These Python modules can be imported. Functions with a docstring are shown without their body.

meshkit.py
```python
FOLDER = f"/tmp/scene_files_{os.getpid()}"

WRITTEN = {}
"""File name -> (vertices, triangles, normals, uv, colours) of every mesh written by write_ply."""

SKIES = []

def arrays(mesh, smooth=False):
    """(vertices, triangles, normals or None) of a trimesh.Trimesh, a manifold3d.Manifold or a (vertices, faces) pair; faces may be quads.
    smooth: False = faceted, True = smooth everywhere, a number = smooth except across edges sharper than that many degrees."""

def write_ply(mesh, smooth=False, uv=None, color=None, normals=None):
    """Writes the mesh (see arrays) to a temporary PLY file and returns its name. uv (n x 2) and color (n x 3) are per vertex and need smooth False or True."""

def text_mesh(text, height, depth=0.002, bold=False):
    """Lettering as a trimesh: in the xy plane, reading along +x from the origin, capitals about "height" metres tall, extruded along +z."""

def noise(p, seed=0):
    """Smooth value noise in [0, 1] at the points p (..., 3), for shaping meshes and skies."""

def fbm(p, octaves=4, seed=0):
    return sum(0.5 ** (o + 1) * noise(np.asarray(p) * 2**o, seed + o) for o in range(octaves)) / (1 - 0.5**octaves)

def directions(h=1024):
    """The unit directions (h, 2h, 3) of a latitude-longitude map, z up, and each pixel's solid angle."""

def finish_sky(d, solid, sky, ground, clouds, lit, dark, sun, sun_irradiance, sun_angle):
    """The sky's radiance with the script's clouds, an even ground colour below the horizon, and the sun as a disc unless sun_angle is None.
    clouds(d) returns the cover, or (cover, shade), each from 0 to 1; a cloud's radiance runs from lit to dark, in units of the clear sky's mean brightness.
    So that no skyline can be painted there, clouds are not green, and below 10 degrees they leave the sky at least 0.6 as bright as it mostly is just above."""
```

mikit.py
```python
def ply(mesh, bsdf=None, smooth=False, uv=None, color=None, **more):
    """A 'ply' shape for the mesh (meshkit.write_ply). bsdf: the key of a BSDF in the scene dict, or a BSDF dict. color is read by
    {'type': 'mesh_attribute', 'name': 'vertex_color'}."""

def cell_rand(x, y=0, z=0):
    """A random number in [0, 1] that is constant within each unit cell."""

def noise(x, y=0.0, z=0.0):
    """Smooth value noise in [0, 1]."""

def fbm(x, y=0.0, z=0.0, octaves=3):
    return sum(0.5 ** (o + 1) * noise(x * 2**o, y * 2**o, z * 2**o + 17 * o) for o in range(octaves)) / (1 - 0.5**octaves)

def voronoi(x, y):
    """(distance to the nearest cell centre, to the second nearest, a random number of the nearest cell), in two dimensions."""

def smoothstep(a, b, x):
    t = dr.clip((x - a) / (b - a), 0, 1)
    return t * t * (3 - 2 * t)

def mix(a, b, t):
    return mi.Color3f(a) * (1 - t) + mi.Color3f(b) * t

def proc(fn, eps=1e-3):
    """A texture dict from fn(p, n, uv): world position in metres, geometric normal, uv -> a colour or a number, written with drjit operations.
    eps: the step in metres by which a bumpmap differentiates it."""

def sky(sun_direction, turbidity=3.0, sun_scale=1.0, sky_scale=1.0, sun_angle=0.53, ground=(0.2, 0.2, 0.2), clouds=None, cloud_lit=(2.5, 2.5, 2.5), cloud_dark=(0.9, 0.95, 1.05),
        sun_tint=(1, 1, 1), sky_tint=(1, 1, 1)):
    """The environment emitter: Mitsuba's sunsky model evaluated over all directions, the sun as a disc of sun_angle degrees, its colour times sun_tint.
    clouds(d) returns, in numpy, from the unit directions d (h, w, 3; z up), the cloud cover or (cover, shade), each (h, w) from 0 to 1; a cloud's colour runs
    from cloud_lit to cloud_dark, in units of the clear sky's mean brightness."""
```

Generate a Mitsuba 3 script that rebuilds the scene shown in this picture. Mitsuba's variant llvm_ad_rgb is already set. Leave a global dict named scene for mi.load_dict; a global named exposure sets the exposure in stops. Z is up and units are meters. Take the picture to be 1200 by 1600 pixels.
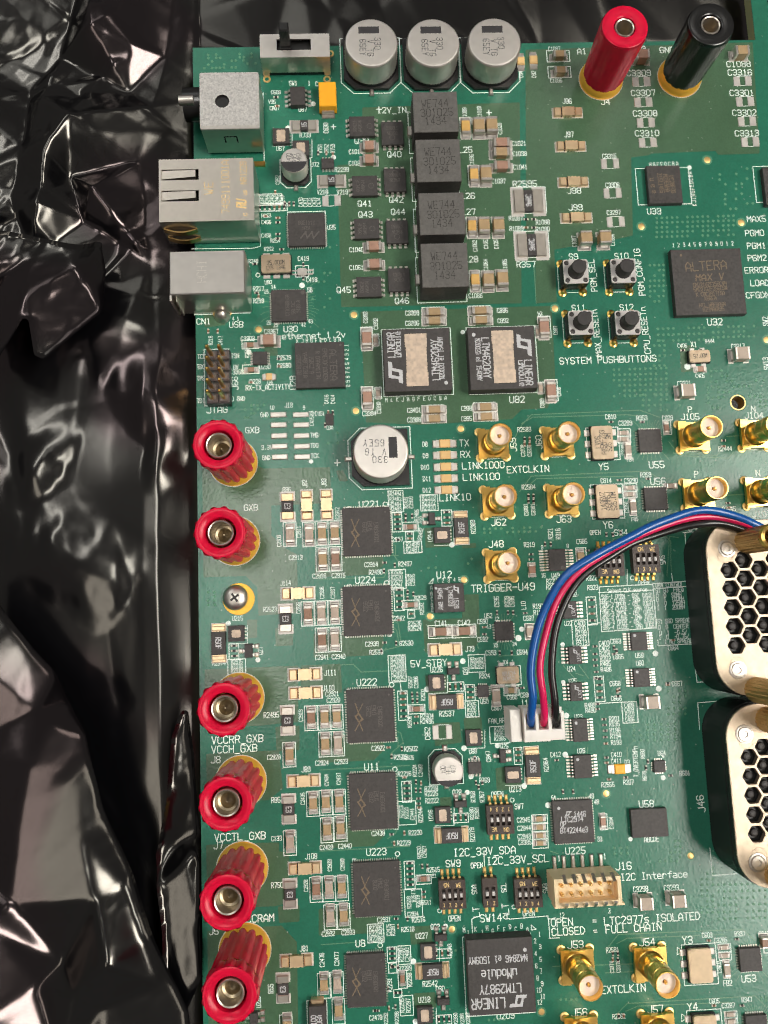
import math, random
import numpy as np, trimesh, mitsuba as mi, drjit as dr, mikit, meshkit, shapely
from shapely.geometry import Polygon, Point, box as sbox
from scipy.interpolate import LinearNDInterpolator
from scipy.ndimage import gaussian_filter
from mikit import noise as tnoise, fbm as tfbm, smoothstep as tstep, mix as tmix

random.seed(5)
rng = np.random.default_rng(5)
T = mi.ScalarTransform4f
mm = 1e-3
scene = {'type': 'scene'}
labels = {}

# ------------------------------------------------------------------ camera
# hand-held phone about 16 cm above the board; board frame: x right, y up the board, z out of the board, origin under the lens
F_PX, CX, CY, HEIGHT = 1200.0, 600.0, 800.0, 0.156
_n = np.array([561 - CX, 953 - CY, F_PX]); _n /= np.linalg.norm(_n)
_x = np.array([1.0, 0, 0]); _x -= _n * (_x @ _n); _x /= np.linalg.norm(_x)
_y = np.cross(_n, _x)
_rot = -0.0409
XC = math.cos(_rot) * _x + math.sin(_rot) * _y
YC = np.cross(_n, XC)
def cam2world(v): return np.array([v @ XC, -(v @ YC), -(v @ _n)])
EYE = np.array([0, 0, HEIGHT])
_fw, _up = cam2world(np.array([0, 0, 1.0])), cam2world(np.array([0, -1.0, 0]))
scene['camera'] = {'type': 'perspective', 'fov': math.degrees(2 * math.atan(600 / F_PX)), 'fov_axis': 'x', 'near_clip': 0.005, 'far_clip': 20.0,
                   'to_world': T().look_at(origin=EYE.tolist(), target=(EYE + _fw).tolist(), up=_up.tolist()),
                   'film': {'type': 'hdrfilm', 'width': 768, 'height': 1024}}
exposure = 0.06

# ------------------------------------------------------------------ light: ceiling lamps of the room, panels added for bag reflections, and its dim overall light
def lamp(name, pos, w, h, rad, where):
    pos = np.array(pos, float)
    scene[name] = {'type': 'rectangle', 'to_world': T().look_at(origin=pos.tolist(), target=[0, 0, 0], up=[0.1, 1, 0.05]) @ T().scale([w / 2, h / 2, 1]),
                   'emitter': {'type': 'area', 'radiance': {'type': 'rgb', 'value': rad}}}
    labels[name] = {'label': f'ceiling lamp panel {where}, out of the picture', 'category': 'lamp'}
lamp('ceiling_lamp', (1.12, -0.20, 1.65), 0.55, 1.35, [15.0, 14.2, 13.0], 'to the right of the bench')
lamp('ceiling_lamp_001', (-0.27, 0.15, 1.9), 0.30, 0.74, [8.2, 8.0, 7.5], 'overhead to the left')
lamp('ceiling_lamp_002', (0.66, 1.34, 1.75), 0.26, 0.14, [5.0, 4.8, 4.4], 'added for a bright spot on the bag, beyond the top edge of the board')  # unseen panel, placed so the bag mirrors it as a bright spot
lamp('ceiling_lamp_005', (-0.75, 1.75, 1.85), 1.3, 1.0, [0.95, 0.95, 0.92], 'standing in for a patch of lit ceiling, wide and dim beyond the top left')  # not a lamp: stands in for pale lit ceiling mirrored in the bag
lamp('ceiling_lamp_003', (-1.15, 1.25, 1.75), 0.2, 1.3, [7.0, 6.9, 6.7], 'added for streaks on the bag, beyond the upper left corner of the board')  # added only for streaked reflections in the upper left of the bag
lamp('ceiling_lamp_004', (-0.95, -0.75, 1.8), 0.5, 0.9, [2.3, 2.13, 1.9], 'added for a pale patch on the bag, behind the lower left corner of the board')  # added only for the beige reflection on the lower left flap
scene['room_light'] = {'type': 'constant', 'radiance': {'type': 'rgb', 'value': [0.105, 0.10, 0.095]}}

# ------------------------------------------------------------------ placing
def at(px, py, z=0.0):
    d = cam2world(np.array([px - CX, py - CY, F_PX]))
    return EYE + d * ((z - HEIGHT) / d[2])
def spp(px, py, z=0.0):
    """metres per photo pixel at that point"""
    a = at(px - 4, py, z); b = at(px + 4, py, z); c = at(px, py - 4, z); d = at(px, py + 4, z)
    return math.sqrt(np.linalg.norm(b - a) * np.linalg.norm(d - c)) / 8

# ------------------------------------------------------------------ materials
def rgb(c): return {'type': 'rgb', 'value': list(map(float, c))}
def prin(name, col, rough=0.5, metal=0.0, spec=0.5, coat=0.0, tex=None, bump=None, coat_gloss=0.9):
    b = {'type': 'principled', 'base_color': tex if tex is not None else rgb(col), 'roughness': rough, 'metallic': metal, 'specular': spec}
    if coat: b.update(clearcoat=coat, clearcoat_gloss=coat_gloss)
    if bump is not None: b = {'type': 'bumpmap', 'arbitrary': bump[0], 'scale': bump[1], 'bsdf': b}
    scene[name] = {'type': 'twosided', 'bsdf': b}
def speckle(c, amt, f):
    c = np.array(c)
    def fn(p, n, uv):
        k = 1 + amt * (tfbm(p.x * f, p.y * f, p.z * f, 3) * 2 - 1)
        return mi.Color3f(float(c[0]), float(c[1]), float(c[2])) * k
    return mikit.proc(fn)
def weave(p, n, uv):   # faint glass-cloth relief under the solder mask
    return 0.8 * tnoise(p.x * 3000, p.y * 3000) + 0.2 * tnoise(p.x * 1300, p.y * 1300)
def dust(p, c):   # sparse specks of dust and flux
    a, b, w = mikit.voronoi(p.x * 260, p.y * 260)
    return tmix(c, (0.34, 0.37, 0.33), dr.select(w > 0.55, 0.55 * (1 - tstep(0.02, 0.05, a)), 0.0))
def board_col(p, n, uv):
    k = tfbm(p.x * 90, p.y * 90, 0.0, 3)
    f = tnoise(p.x * 4200, p.y * 4200)
    return dust(p, tmix((0.014, 0.130, 0.078), (0.022, 0.160, 0.100), k) * (0.93 + 0.14 * f))
def pour_col(p, n, uv):
    k = tfbm(p.x * 110 + 3, p.y * 110, 0.0, 3)
    f = tnoise(p.x * 4200, p.y * 4200)
    return dust(p, tmix((0.052, 0.118, 0.062), (0.064, 0.134, 0.072), k) * (0.92 + 0.16 * f))
W = mikit.proc(weave, eps=4e-5)
prin('m_board', 0, 0.25, spec=0.55, tex=mikit.proc(board_col), bump=(W, 1.5e-5))
prin('m_pour', 0, 0.23, spec=0.6, tex=mikit.proc(pour_col), bump=(W, 2.2e-5))
prin('m_trace', (0.10, 0.23, 0.14), 0.35)
prin('m_via', (0.085, 0.25, 0.150), 0.4)
prin('m_edge', (0.30, 0.33, 0.16), 0.6)
prin('m_silk', (0.74, 0.82, 0.77), 0.6, tex=speckle((0.74, 0.82, 0.77), 0.2, 2500))
prin('m_tin', (0.72, 0.69, 0.65), 0.38, 1.0, tex=speckle((0.64, 0.60, 0.545), 0.18, 1500))
prin('m_pad', (0.72, 0.69, 0.64), 0.5, 0.75, tex=speckle((0.62, 0.59, 0.55), 0.15, 1200))
prin('m_gold', (0.90, 0.58, 0.16), 0.24, 1.0, tex=speckle((0.90, 0.58, 0.16), 0.10, 500))
prin('m_goldpad', (0.86, 0.60, 0.24), 0.4, 0.85)
prin('m_ring', (0.95, 0.50, 0.06), 0.4, 0.35)
prin('m_brass', (0.62, 0.41, 0.16), 0.36, 1.0)
prin('m_link', (0.83, 0.62, 0.38), 0.38, 0.9, tex=speckle((0.83, 0.62, 0.38), 0.12, 900))
prin('m_alu', (0.80, 0.78, 0.75), 0.46, 0.9, tex=speckle((0.70, 0.66, 0.61), 0.08, 800))
prin('m_steel', (0.60, 0.57, 0.53), 0.33, 0.9, tex=speckle((0.60, 0.55, 0.48), 0.08, 1100))
prin('m_can_port', (0.48, 0.455, 0.42), 0.4, 0.9, tex=speckle((0.48, 0.455, 0.42), 0.06, 900))
prin('m_wall', (0.62, 0.60, 0.56), 0.24, 0.9, tex=speckle((0.58, 0.54, 0.49), 0.06, 900))
prin('m_cast', (0.50, 0.49, 0.47), 0.55, 0.8, tex=speckle((0.62, 0.60, 0.57), 0.55, 3600))
prin('m_plate', (0.6, 0.48, 0.33), 0.5, 0.85, tex=speckle((0.57, 0.465, 0.345), 0.16, 900))
prin('m_goldlid', (0.62, 0.48, 0.32), 0.6, 0.7, tex=speckle((0.62, 0.48, 0.32), 0.1, 1500))
prin('m_core', (0.33, 0.27, 0.18), 0.32, 1.0, tex=speckle((0.33, 0.27, 0.18), 0.4, 900))
prin('m_lid', (0.46, 0.36, 0.25), 0.5, 0.8, tex=speckle((0.46, 0.36, 0.25), 0.2, 1200))
prin('m_chip', (0.030, 0.027, 0.026), 0.55, tex=speckle((0.045, 0.040, 0.038), 0.35, 2600))
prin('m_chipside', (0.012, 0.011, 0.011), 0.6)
prin('m_brown', (0.050, 0.034, 0.027), 0.5)
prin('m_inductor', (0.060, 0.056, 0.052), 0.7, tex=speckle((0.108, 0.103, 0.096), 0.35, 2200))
prin('m_black', (0.008, 0.008, 0.008), 0.4)
prin('m_blackgloss', (0.006, 0.006, 0.006), 0.22, coat=0.6)
prin('m_hole', (0.004, 0.004, 0.004), 0.8)
prin('m_laser', (0.095, 0.085, 0.078), 0.7)
prin('m_brand', (0.16, 0.115, 0.07), 0.6)
prin('m_print', (0.50, 0.50, 0.51), 0.6)
prin('m_indprint', (0.022, 0.020, 0.018), 0.7)
prin('m_inkdark', (0.03, 0.028, 0.03), 0.6)
prin('m_goldprint', (0.75, 0.52, 0.22), 0.5)
for _k, _c in dict(brown=(0.27, 0.155, 0.10), tan=(0.38, 0.265, 0.14), pink=(0.36, 0.21, 0.15), yellow=(0.66, 0.40, 0.12), grey=(0.42, 0.34, 0.27)).items():
    prin('m_cer_' + _k, _c, 0.45, tex=speckle(_c, 0.12, 1500))
prin('m_red', 0, 0.25, spec=0.22, tex=speckle((0.60, 0.005, 0.036), 0.10, 500))
prin('m_white', (0.76, 0.73, 0.68), 0.45)
prin('m_ivory', (0.78, 0.62, 0.38), 0.45)
prin('m_teflon', (0.80, 0.66, 0.56), 0.5)
prin('m_lightgrey', (0.52, 0.50, 0.48), 0.5)
prin('m_sheenplastic', (0.11, 0.095, 0.095), 0.35)  # glossy header plastic, its reflection put into the grey base colour
prin('m_stem', (0.028, 0.025, 0.024), 0.55)
prin('m_thermal', (0.68, 0.55, 0.44), 0.55, 0.35, tex=speckle((0.58, 0.46, 0.355), 0.25, 1800))
prin('m_orange', (0.92, 0.42, 0.014), 0.4)
prin('m_led', (0.70, 0.47, 0.20), 0.35)
prin('m_wire_blue', (0.002, 0.080, 0.32), 0.28, coat=0.4)
prin('m_wire_red', (0.62, 0.008, 0.085), 0.28, coat=0.4)
prin('m_wire_black', (0.008, 0.008, 0.008), 0.28, coat=0.4)
prin('m_table', (0.010, 0.010, 0.012), 0.5)
def tiny_col(): return {'type': 'mesh_attribute', 'name': 'vertex_color'}
prin('m_tiny', 0, 0.45, tex=tiny_col())
def film_tint(p, n, uv): return tmix((0.150, 0.143, 0.128), (0.158, 0.122, 0.121), tstep(0.42, 0.62, tfbm(p.x * 45, p.y * 45, 0.0, 2)))
scene['m_film'] = {'type': 'twosided', 'bsdf': {'type': 'blendbsdf', 'weight': 0.5,
    'a': {'type': 'roughconductor', 'material': 'none', 'alpha': 0.03, 'distribution': 'ggx', 'specular_reflectance': mikit.proc(film_tint)},
    'b': {'type': 'principled', 'base_color': rgb((0.005, 0.005, 0.0065)), 'roughness': 0.18, 'specular': 0.3}}}

# ------------------------------------------------------------------ mesh building
class M:
    def __init__(s): s.v, s.f, s.n, s.c = [], [], 0, []
    def add(s, v, f, col=None):
        v = np.asarray(v, float); f = np.asarray(f, int)
        if f.shape[1] == 4: f = np.vstack([f[:, [0, 1, 2]], f[:, [0, 2, 3]]])
        s.v.append(v); s.f.append(f + s.n); s.n += len(v)
        if col is not None: s.c.append(np.tile(col, (len(v), 1)))
        return s
    def tm(s, t): return s.add(t.vertices, t.faces)
    def mesh(s): return trimesh.Trimesh(np.vstack(s.v), np.vstack(s.f), process=False)
    def loft(s, rings, cap0=False, cap1=True, col=None):
        """rings: list of (k,3) closed loops, same length, counter-clockwise seen from above, going up"""
        k = len(rings[0]); v = np.vstack(rings); f = []
        for i in range(len(rings) - 1):
            a = i * k + np.arange(k); b = i * k + (np.arange(k) + 1) % k
            f.append(np.stack([a, b, b + k], 1)); f.append(np.stack([a, b + k, a + k], 1))
        for on, base, flip in ((cap0, 0, True), (cap1, (len(rings) - 1) * k, False)):
            if on:
                t = np.stack([np.zeros(k - 2, int), np.arange(1, k - 1), np.arange(2, k)], 1) + base
                f.append(t[:, ::-1] if flip else t)
        return s.add(v, np.vstack(f), col)
    def box(s, c, w, h, z0, z1, bev=0.0, rot=0.0, col=None, taper=0.0, bottom=False):
        def ring(z, i):
            a, b = w / 2 - i, h / 2 - i
            q = np.array([[-a, -b], [a, -b], [a, b], [-a, b]])
            cr, sr = math.cos(rot), math.sin(rot)
            q = q @ np.array([[cr, sr], [-sr, cr]])
            return np.column_stack([q + np.asarray(c)[:2], np.full(4, z)])
        r = [ring(z0, 0), ring(z1 - bev, taper)]
        if bev > 0: r.append(ring(z1, taper + bev))
        return s.loft(r, bottom, True, col)
    def bar(s, a, b, w, h):
        """square bar between two points in space"""
        a, b = np.asarray(a, float), np.asarray(b, float); d = b - a; d /= np.linalg.norm(d)
        u = np.cross(d, [0, 0, 1.0]) if abs(d[2]) < 0.95 else np.cross(d, [1.0, 0, 0])
        u /= np.linalg.norm(u); t = np.cross(u, d)
        q = [(-1, -1), (1, -1), (1, 1), (-1, 1)]
        return s.loft([np.array([p + u * w / 2 * i + t * h / 2 * j for i, j in q]) for p in (b, a)], True, True)
    def lathe(s, c, prof, k=40, flute=None, cap0=False, cap1=False, col=None):
        th = np.arange(k) * 2 * np.pi / k; rings = []
        for r, z in prof:
            rr = r * (flute(th, z) if flute else np.ones(k))
            rings.append(np.column_stack([c[0] + rr * np.cos(th), c[1] + rr * np.sin(th), np.full(k, z)]))
        return s.loft(rings, cap0, cap1, col)
    def disc(s, c, r, z, k=16):
        th = np.arange(k) * 2 * np.pi / k
        v = np.column_stack([c[0] + r * np.cos(th), c[1] + r * np.sin(th), np.full(k, z)])
        return s.add(v, np.stack([np.zeros(k - 2, int), np.arange(1, k - 1), np.arange(2, k)], 1))
    def poly(s, pts, z0, z1):
        """flat polygon (shapely or points) extruded from z0 to z1"""
        g = pts if hasattr(pts, 'geoms') or hasattr(pts, 'exterior') else Polygon([tuple(p[:2]) for p in pts])
        for q in getattr(g, 'geoms', [g]):
            t = trimesh.creation.extrude_polygon(q, z1 - z0, engine='earcut'); t.apply_translation([0, 0, z0]); s.tm(t)
        return s
    def line(s, pts, w, z, closed=False):
        pts = [np.asarray(p)[:2] for p in pts]
        if closed: pts = pts + [pts[0]]
        for a, b in zip(pts[:-1], pts[1:]):
            d = b - a; L = np.linalg.norm(d)
            if L < 1e-9: d, L = np.array([w * 0.3, 0]), w * 0.3
            d = d / L; n = np.array([-d[1], d[0]]) * w / 2; e = d * w * 0.42
            q = np.array([a - e - n, b + e - n, b + e + n, a - e + n])
            s.add(np.column_stack([q, np.full(4, z)]), [[0, 1, 2, 3]])
        return s
    def tube(s, pts, r, k=12):
        p = np.asarray(pts, float); t = np.gradient(p, axis=0); t /= np.linalg.norm(t, axis=1, keepdims=True)
        u = np.cross(t, [0, 0, 1.0]); u /= np.linalg.norm(u, axis=1, keepdims=True) + 1e-12; w = np.cross(u, t)
        a = np.arange(k) * 2 * np.pi / k
        return s.loft([p[i] + r * (np.cos(a)[:, None] * u[i] - np.sin(a)[:, None] * w[i]) for i in range(len(p))], True, True)

# stroke lettering, as a board's legend is drawn: each glyph a few polylines on a 4 x 6 grid
FONT = dict(l.split(' ', 1) for l in '''A 0004264440|0242
B 00063645443303|333342413000
C 4536160501103041
D 00062644422000
E 46060040|0333
F 460600|0333
G 453616050110304143 23
H 0006|4046|0343
I 1636|2620|1030
J 4641301001
K 0006|460340
L 060040
M 0006234640
N 00064046
O 010516364541301001
P 00063645443303
Q 010516364541301001|2240
R 00063645443303|2340
S 453616050413334241301001
T 0646|2620
U 060110304146
V 062046
W 0610233046
X 0640|0046
Y 062346|2320
Z 06460040
0 010516364541301001
1 152620|1030
2 05163645440040
3 051636454433|133342413010|1001
4 30360242
5 460603334241301001
6 453616050110304142331302
7 064620
8 1304051636454433130201103041423333
9 0110304145361605041333 44
- 0343
_ 0040
. 2021
+ 0343|2125
= 0242|0444
( 36252130
) 16252110
/ 0046
< 440340
! 2226|2020
a 1434434010011242
c 433414030110304 1
d 46401001031444
e 024243341403011040
f 46362520|0444
h 0006|03143440
i 1424|2420|1030|2626
l 162620|1030
m 0004|03142320|23344340
n 0004|03143440
o 010314344341301001
r 0004|02143443
s 441403123241300 0
t 26213040|0444
u 04011040|4440
v 042044
k 0006|440240'''.splitlines())
FONT['\u00b5'] = '0004|01103041|4440|0001'
GLYPH = {k: [[(int(q[i]), int(q[i + 1])) for i in range(0, len(q) - 1, 2)] for q in s.replace(' ', '').split('|')] for k, s in FONT.items()}
def text(m, s, px, py, h, rot=0, z=0.05 * mm, adv=None, wt=0.142, lean=0.0, gw=None):
    """legend text centred on a photo pixel, capitals h photo pixels tall, rot in degrees on the board"""
    c = at(px, py, z); u = spp(px, py, z) * h
    if adv is None: adv = 0.62 if h < 9 else 0.84
    gw = gw or min(0.62, adv * 0.72)
    cr, sr = math.cos(math.radians(rot)), math.sin(math.radians(rot))
    x = -(len(s) * adv - (adv - gw)) / 2
    for ch in s:
        for st in GLYPH.get(ch, []):
            q = np.array([((x + a / 4 * gw + lean * (b / 6 - 0.5)) * u, (b / 6 - 0.5 - (0.18 if ch == '_' else 0)) * u) for a, b in st])
            q = np.column_stack([c[0] + q[:, 0] * cr - q[:, 1] * sr, c[1] + q[:, 0] * sr + q[:, 1] * cr])
            m.line(list(q), wt * u, z)
        x += adv
def lt_logo(m, px, py, h, rot, z):
    """slanted emblem of two interlocked shapes"""
    c = at(px, py, z); u = spp(px, py, z) * h; cr, sr = math.cos(math.radians(rot)), math.sin(math.radians(rot))
    def place(pts): return Polygon([(c[0] + ((a - .82) * cr - (b - .5) * sr) * u, c[1] + ((a - .82) * sr + (b - .5) * cr) * u) for a, b in pts]).buffer(0)
    g = place([(0, 0), (0.98, 0), (1.16, .70), (1.56, .72), (1.66, 1.0), (.46, 1.0), (.33, .31), (.10, .28)]).difference(place([(.50, .25), (.82, .25), (.96, .75), (.65, .75)]))
    m.poly(g, z - 0.01 * mm, z)

# ------------------------------------------------------------------ scene entries
BOARD = 'circuit_board'
USED = {}
def uniq(k):
    n = USED.get(k, 0); USED[k] = n + 1
    return k if n == 0 else f'{k}_{n:03d}'
def comp(name, label=None, parent=BOARD):
    k = uniq(f'{parent}__{name}')
    if label: labels[k] = {'label': label}
    return k
def put(parent, name, m, mat, smooth=False, label=None, stuff=False, color=None):
    k = uniq(f'{parent}__{name}')
    if isinstance(m, M):
        if not m.v: return None
        if m.c: color = np.vstack(m.c)
        m = m.mesh()
    scene[k] = mikit.ply(m, mat, smooth=smooth, color=color)
    if label: labels.setdefault(k, {})['label'] = label
    if stuff: labels.setdefault(k, {})['kind'] = 'stuff'
    return k
labels[BOARD] = {'label': 'green printed circuit board crowded with chips, capacitors and connectors, lying on a black plastic bag', 'category': 'circuit board'}
SILK = M()
PADS = []
TINY = M()
def frame(x0, y0, x1, y1, w=1.3):
    c, W_, H_ = at((x0 + x1) / 2, (y0 + y1) / 2), (x1 - x0) * spp(x0, y0), (y1 - y0) * spp(x0, y0)
    SILK.line([(c[0] + a * W_ / 2, c[1] + b * H_ / 2) for a, b in ((-1, -1), (1, -1), (1, 1), (-1, 1))], w * spp(x0, y0), 0.05 * mm, True)
def sline(pts, w=1.3, closed=False):
    SILK.line([at(*p) for p in pts], w * spp(*pts[0]), 0.05 * mm, closed)
def dot(px, py, r=4): SILK.disc(at(px, py), r * spp(px, py), 0.055 * mm, 14)
def ring(px, py, r=4, w=1.3): SILK.line([at(px + r * math.cos(a), py + r * math.sin(a)) for a in np.linspace(0, 2 * np.pi, 13)], w * spp(px, py), 0.05 * mm)

# ------------------------------------------------------------------ component builders (photo pixels in, real pieces on the board out)
def R(px, py, z, wp, hp):
    """centre on the board and size in metres of a part whose face at height z spans wp x hp photo pixels"""
    u = spp(px, py, z); return at(px, py, z), wp * u, hp * u
CAPLAB = {}
def capacitor(x, y, w, h, o, col, hgt=None, fr=None, tall=False):
    z1 = hgt or (2.3 * mm if tall else 0.10 * mm * min(w, h) * 0.85)
    c, W_, H_ = R(x, y, z1, w, h)
    k = comp('ceramic_capacitor')
    L, S = (W_, H_) if o == 'h' else (H_, W_)
    e = L * (0.17 if tall else 0.19)
    def b(m, off, ln, wd, z0, z1, bev):
        cc = c + (np.array([off, 0, 0]) if o == 'h' else np.array([0, off, 0]))
        return m.box(cc, *((ln, wd) if o == 'h' else (wd, ln)), z0, z1, bev)
    put(k, 'body', b(M(), 0, L - 1.7 * e, S * 0.95, 0.06 * mm, z1 - 0.02 * mm, 0.05 * mm), 'm_cer_' + col)
    for s in (-1, 1):
        put(k, 'terminal', b(M(), s * (L - e) / 2, e, S, 0.05 * mm, z1, 0.09 * mm), 'm_tin')
    m = M()
    for s in (-1, 1):   # solder fillets on their pads
        b(m, s * (L / 2 + e * 0.05), e * 2.3, S * 1.16, 0.02 * mm, 0.07 * mm, 0)
        off = s * (L / 2 + e * 0.30)
        b(m, off, e * 1.1, S * 0.98, 0.07 * mm, 0.07 * mm + z1 * 0.30, z1 * 0.2)
    put(k, 'solder', m, 'm_pad')
    if fr: frame(*fr)
    return k
def pads(x, y, gap, w, h, o='h', label=None):
    """two bare solder lands"""
    for s in (-1, 1):
        px, py = (x + s * gap / 2, y - s * gap * 0.018) if o == 'h' else (x + s * gap * 0.02, y + s * gap / 2)
        c, W_, H_ = R(px, py, 0, w, h)
        put(BOARD, 'solder_pad', M().box(c, W_, H_, 0.01 * mm, 0.16 * mm, 0.10 * mm), 'm_pad', label=label)
    if o == 'h': sline([(x - gap / 2, y - h / 2), (x + gap / 2, y - h / 2 - 1)], 1); sline([(x - gap / 2, y + h / 2), (x + gap / 2, y + h / 2 - 1)], 1)
def link(x, y, w, h, o='h'):
    """bridge link: a necked metal strip on pale lands"""
    k = comp('jumper_link'); z1 = 0.9 * mm
    c, W_, H_ = R(x, y, z1, w, h); L, S = (W_, H_) if o == 'h' else (H_, W_)
    def xf(pts): return [(c[0] + a, c[1] + b) if o == 'h' else (c[0] + b, c[1] + a) for a, b in pts]
    m = M()
    for s in (-1, 1): m.poly(xf([(s * L * 0.13, -S / 2), (s * L / 2, -S / 2), (s * L / 2, S / 2), (s * L * 0.13, S / 2)]), 0.02 * mm, 0.09 * mm)
    put(k, 'solder_land', m, 'm_pad')
    n, t = S * 0.44, S * 0.06
    q = [(-L * .19, -n), (-L * .10, -n + t), (-L * .05, -n), (0, -n + t * .6), (L * .05, -n), (L * .12, -n + t), (L * .2, -n)]
    q += [(a, -b) for a, b in reversed(q)]
    put(k, 'strip', M().poly(xf(q), 0.09 * mm, z1), 'm_link')
    for s in (-1, 1):
        cc = np.array(xf([(s * L * 0.335, 0)])[0])
        put(k, 'end_clip', M().box(cc, *((L * 0.22, S * 0.8) if o == 'h' else (S * 0.8, L * 0.22)), 0.09 * mm, z1 * 0.92, 0.16 * mm), 'm_link')
        e = M(); cc = np.array(xf([(s * L * 0.21, 0)])[0])
        e.box(cc, *((L * 0.035, S * 0.8) if o == 'h' else (S * 0.8, L * 0.035)), 0.09 * mm, z1 * 0.6, 0.0); put(k, 'solder', e, 'm_brown')
def shunt(x, y, w, h, o, txt, style='bent', trot=0, name='current_sense_resistor', label=None):
    """big flat resistor with wrapped metal ends"""
    z1 = 0.9 * mm if style == 'bent' else 0.7 * mm
    k = comp(name, label); c, W_, H_ = R(x, y, z1, w, h); L, S = (W_, H_) if o == 'h' else (H_, W_)
    def b(m, off, ln, wd, z0, z1, bev=0.0, rn=0):
        cc = c + (np.array([off, 0, 0]) if o == 'h' else np.array([0, off, 0]))
        return m.box(cc, *((ln, wd) if o == 'h' else (wd, ln)), z0, z1, bev)
    e = L * {'bent': 0.19, 'flat': 0.30, 'wide': 0.36}[style]
    put(k, 'body', b(M(), 0, L - 2 * e + L * 0.02, S * (0.96 if style == 'bent' else 0.9), 0.06 * mm, z1, 0.08 * mm), 'm_chip')
    for s in (-1, 1):
        m = M(); b(m, s * (L / 2 - e * 0.5), e * (0.62 if style == 'bent' else 0.98), S * 0.93, 0.05 * mm, z1 * 0.96, 0.12 * mm)
        if style == 'bent': b(m, s * (L / 2 - e * 0.1), e * 0.55, S * 0.93, 0.05 * mm, z1 * 0.40, 0.1 * mm); b(m, s * (L / 2 - e * 0.86), e * 0.30, S * 0.88, 0.05 * mm, z1 * 0.72, 0.05 * mm)
        put(k, 'terminal', m, 'm_link' if style == 'bent' else ('m_link' if y < 800 and style == 'flat' else 'm_steel'))
    m = M()
    for s in (-1, 1): b(m, s * (L / 2 - e * 0.35), e * 1.25, S * (1.05 if style == 'bent' else 1.2), 0.02 * mm, 0.08 * mm)
    put(k, 'solder', m, 'm_pad')
    t = M(); text(t, txt, x, y, min(w, h) * (0.36 if style == 'bent' else 0.42), trot, z1 + 0.03 * mm, 0.56, 0.15); put(k, 'marking', t, 'm_print')
    return k
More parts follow.
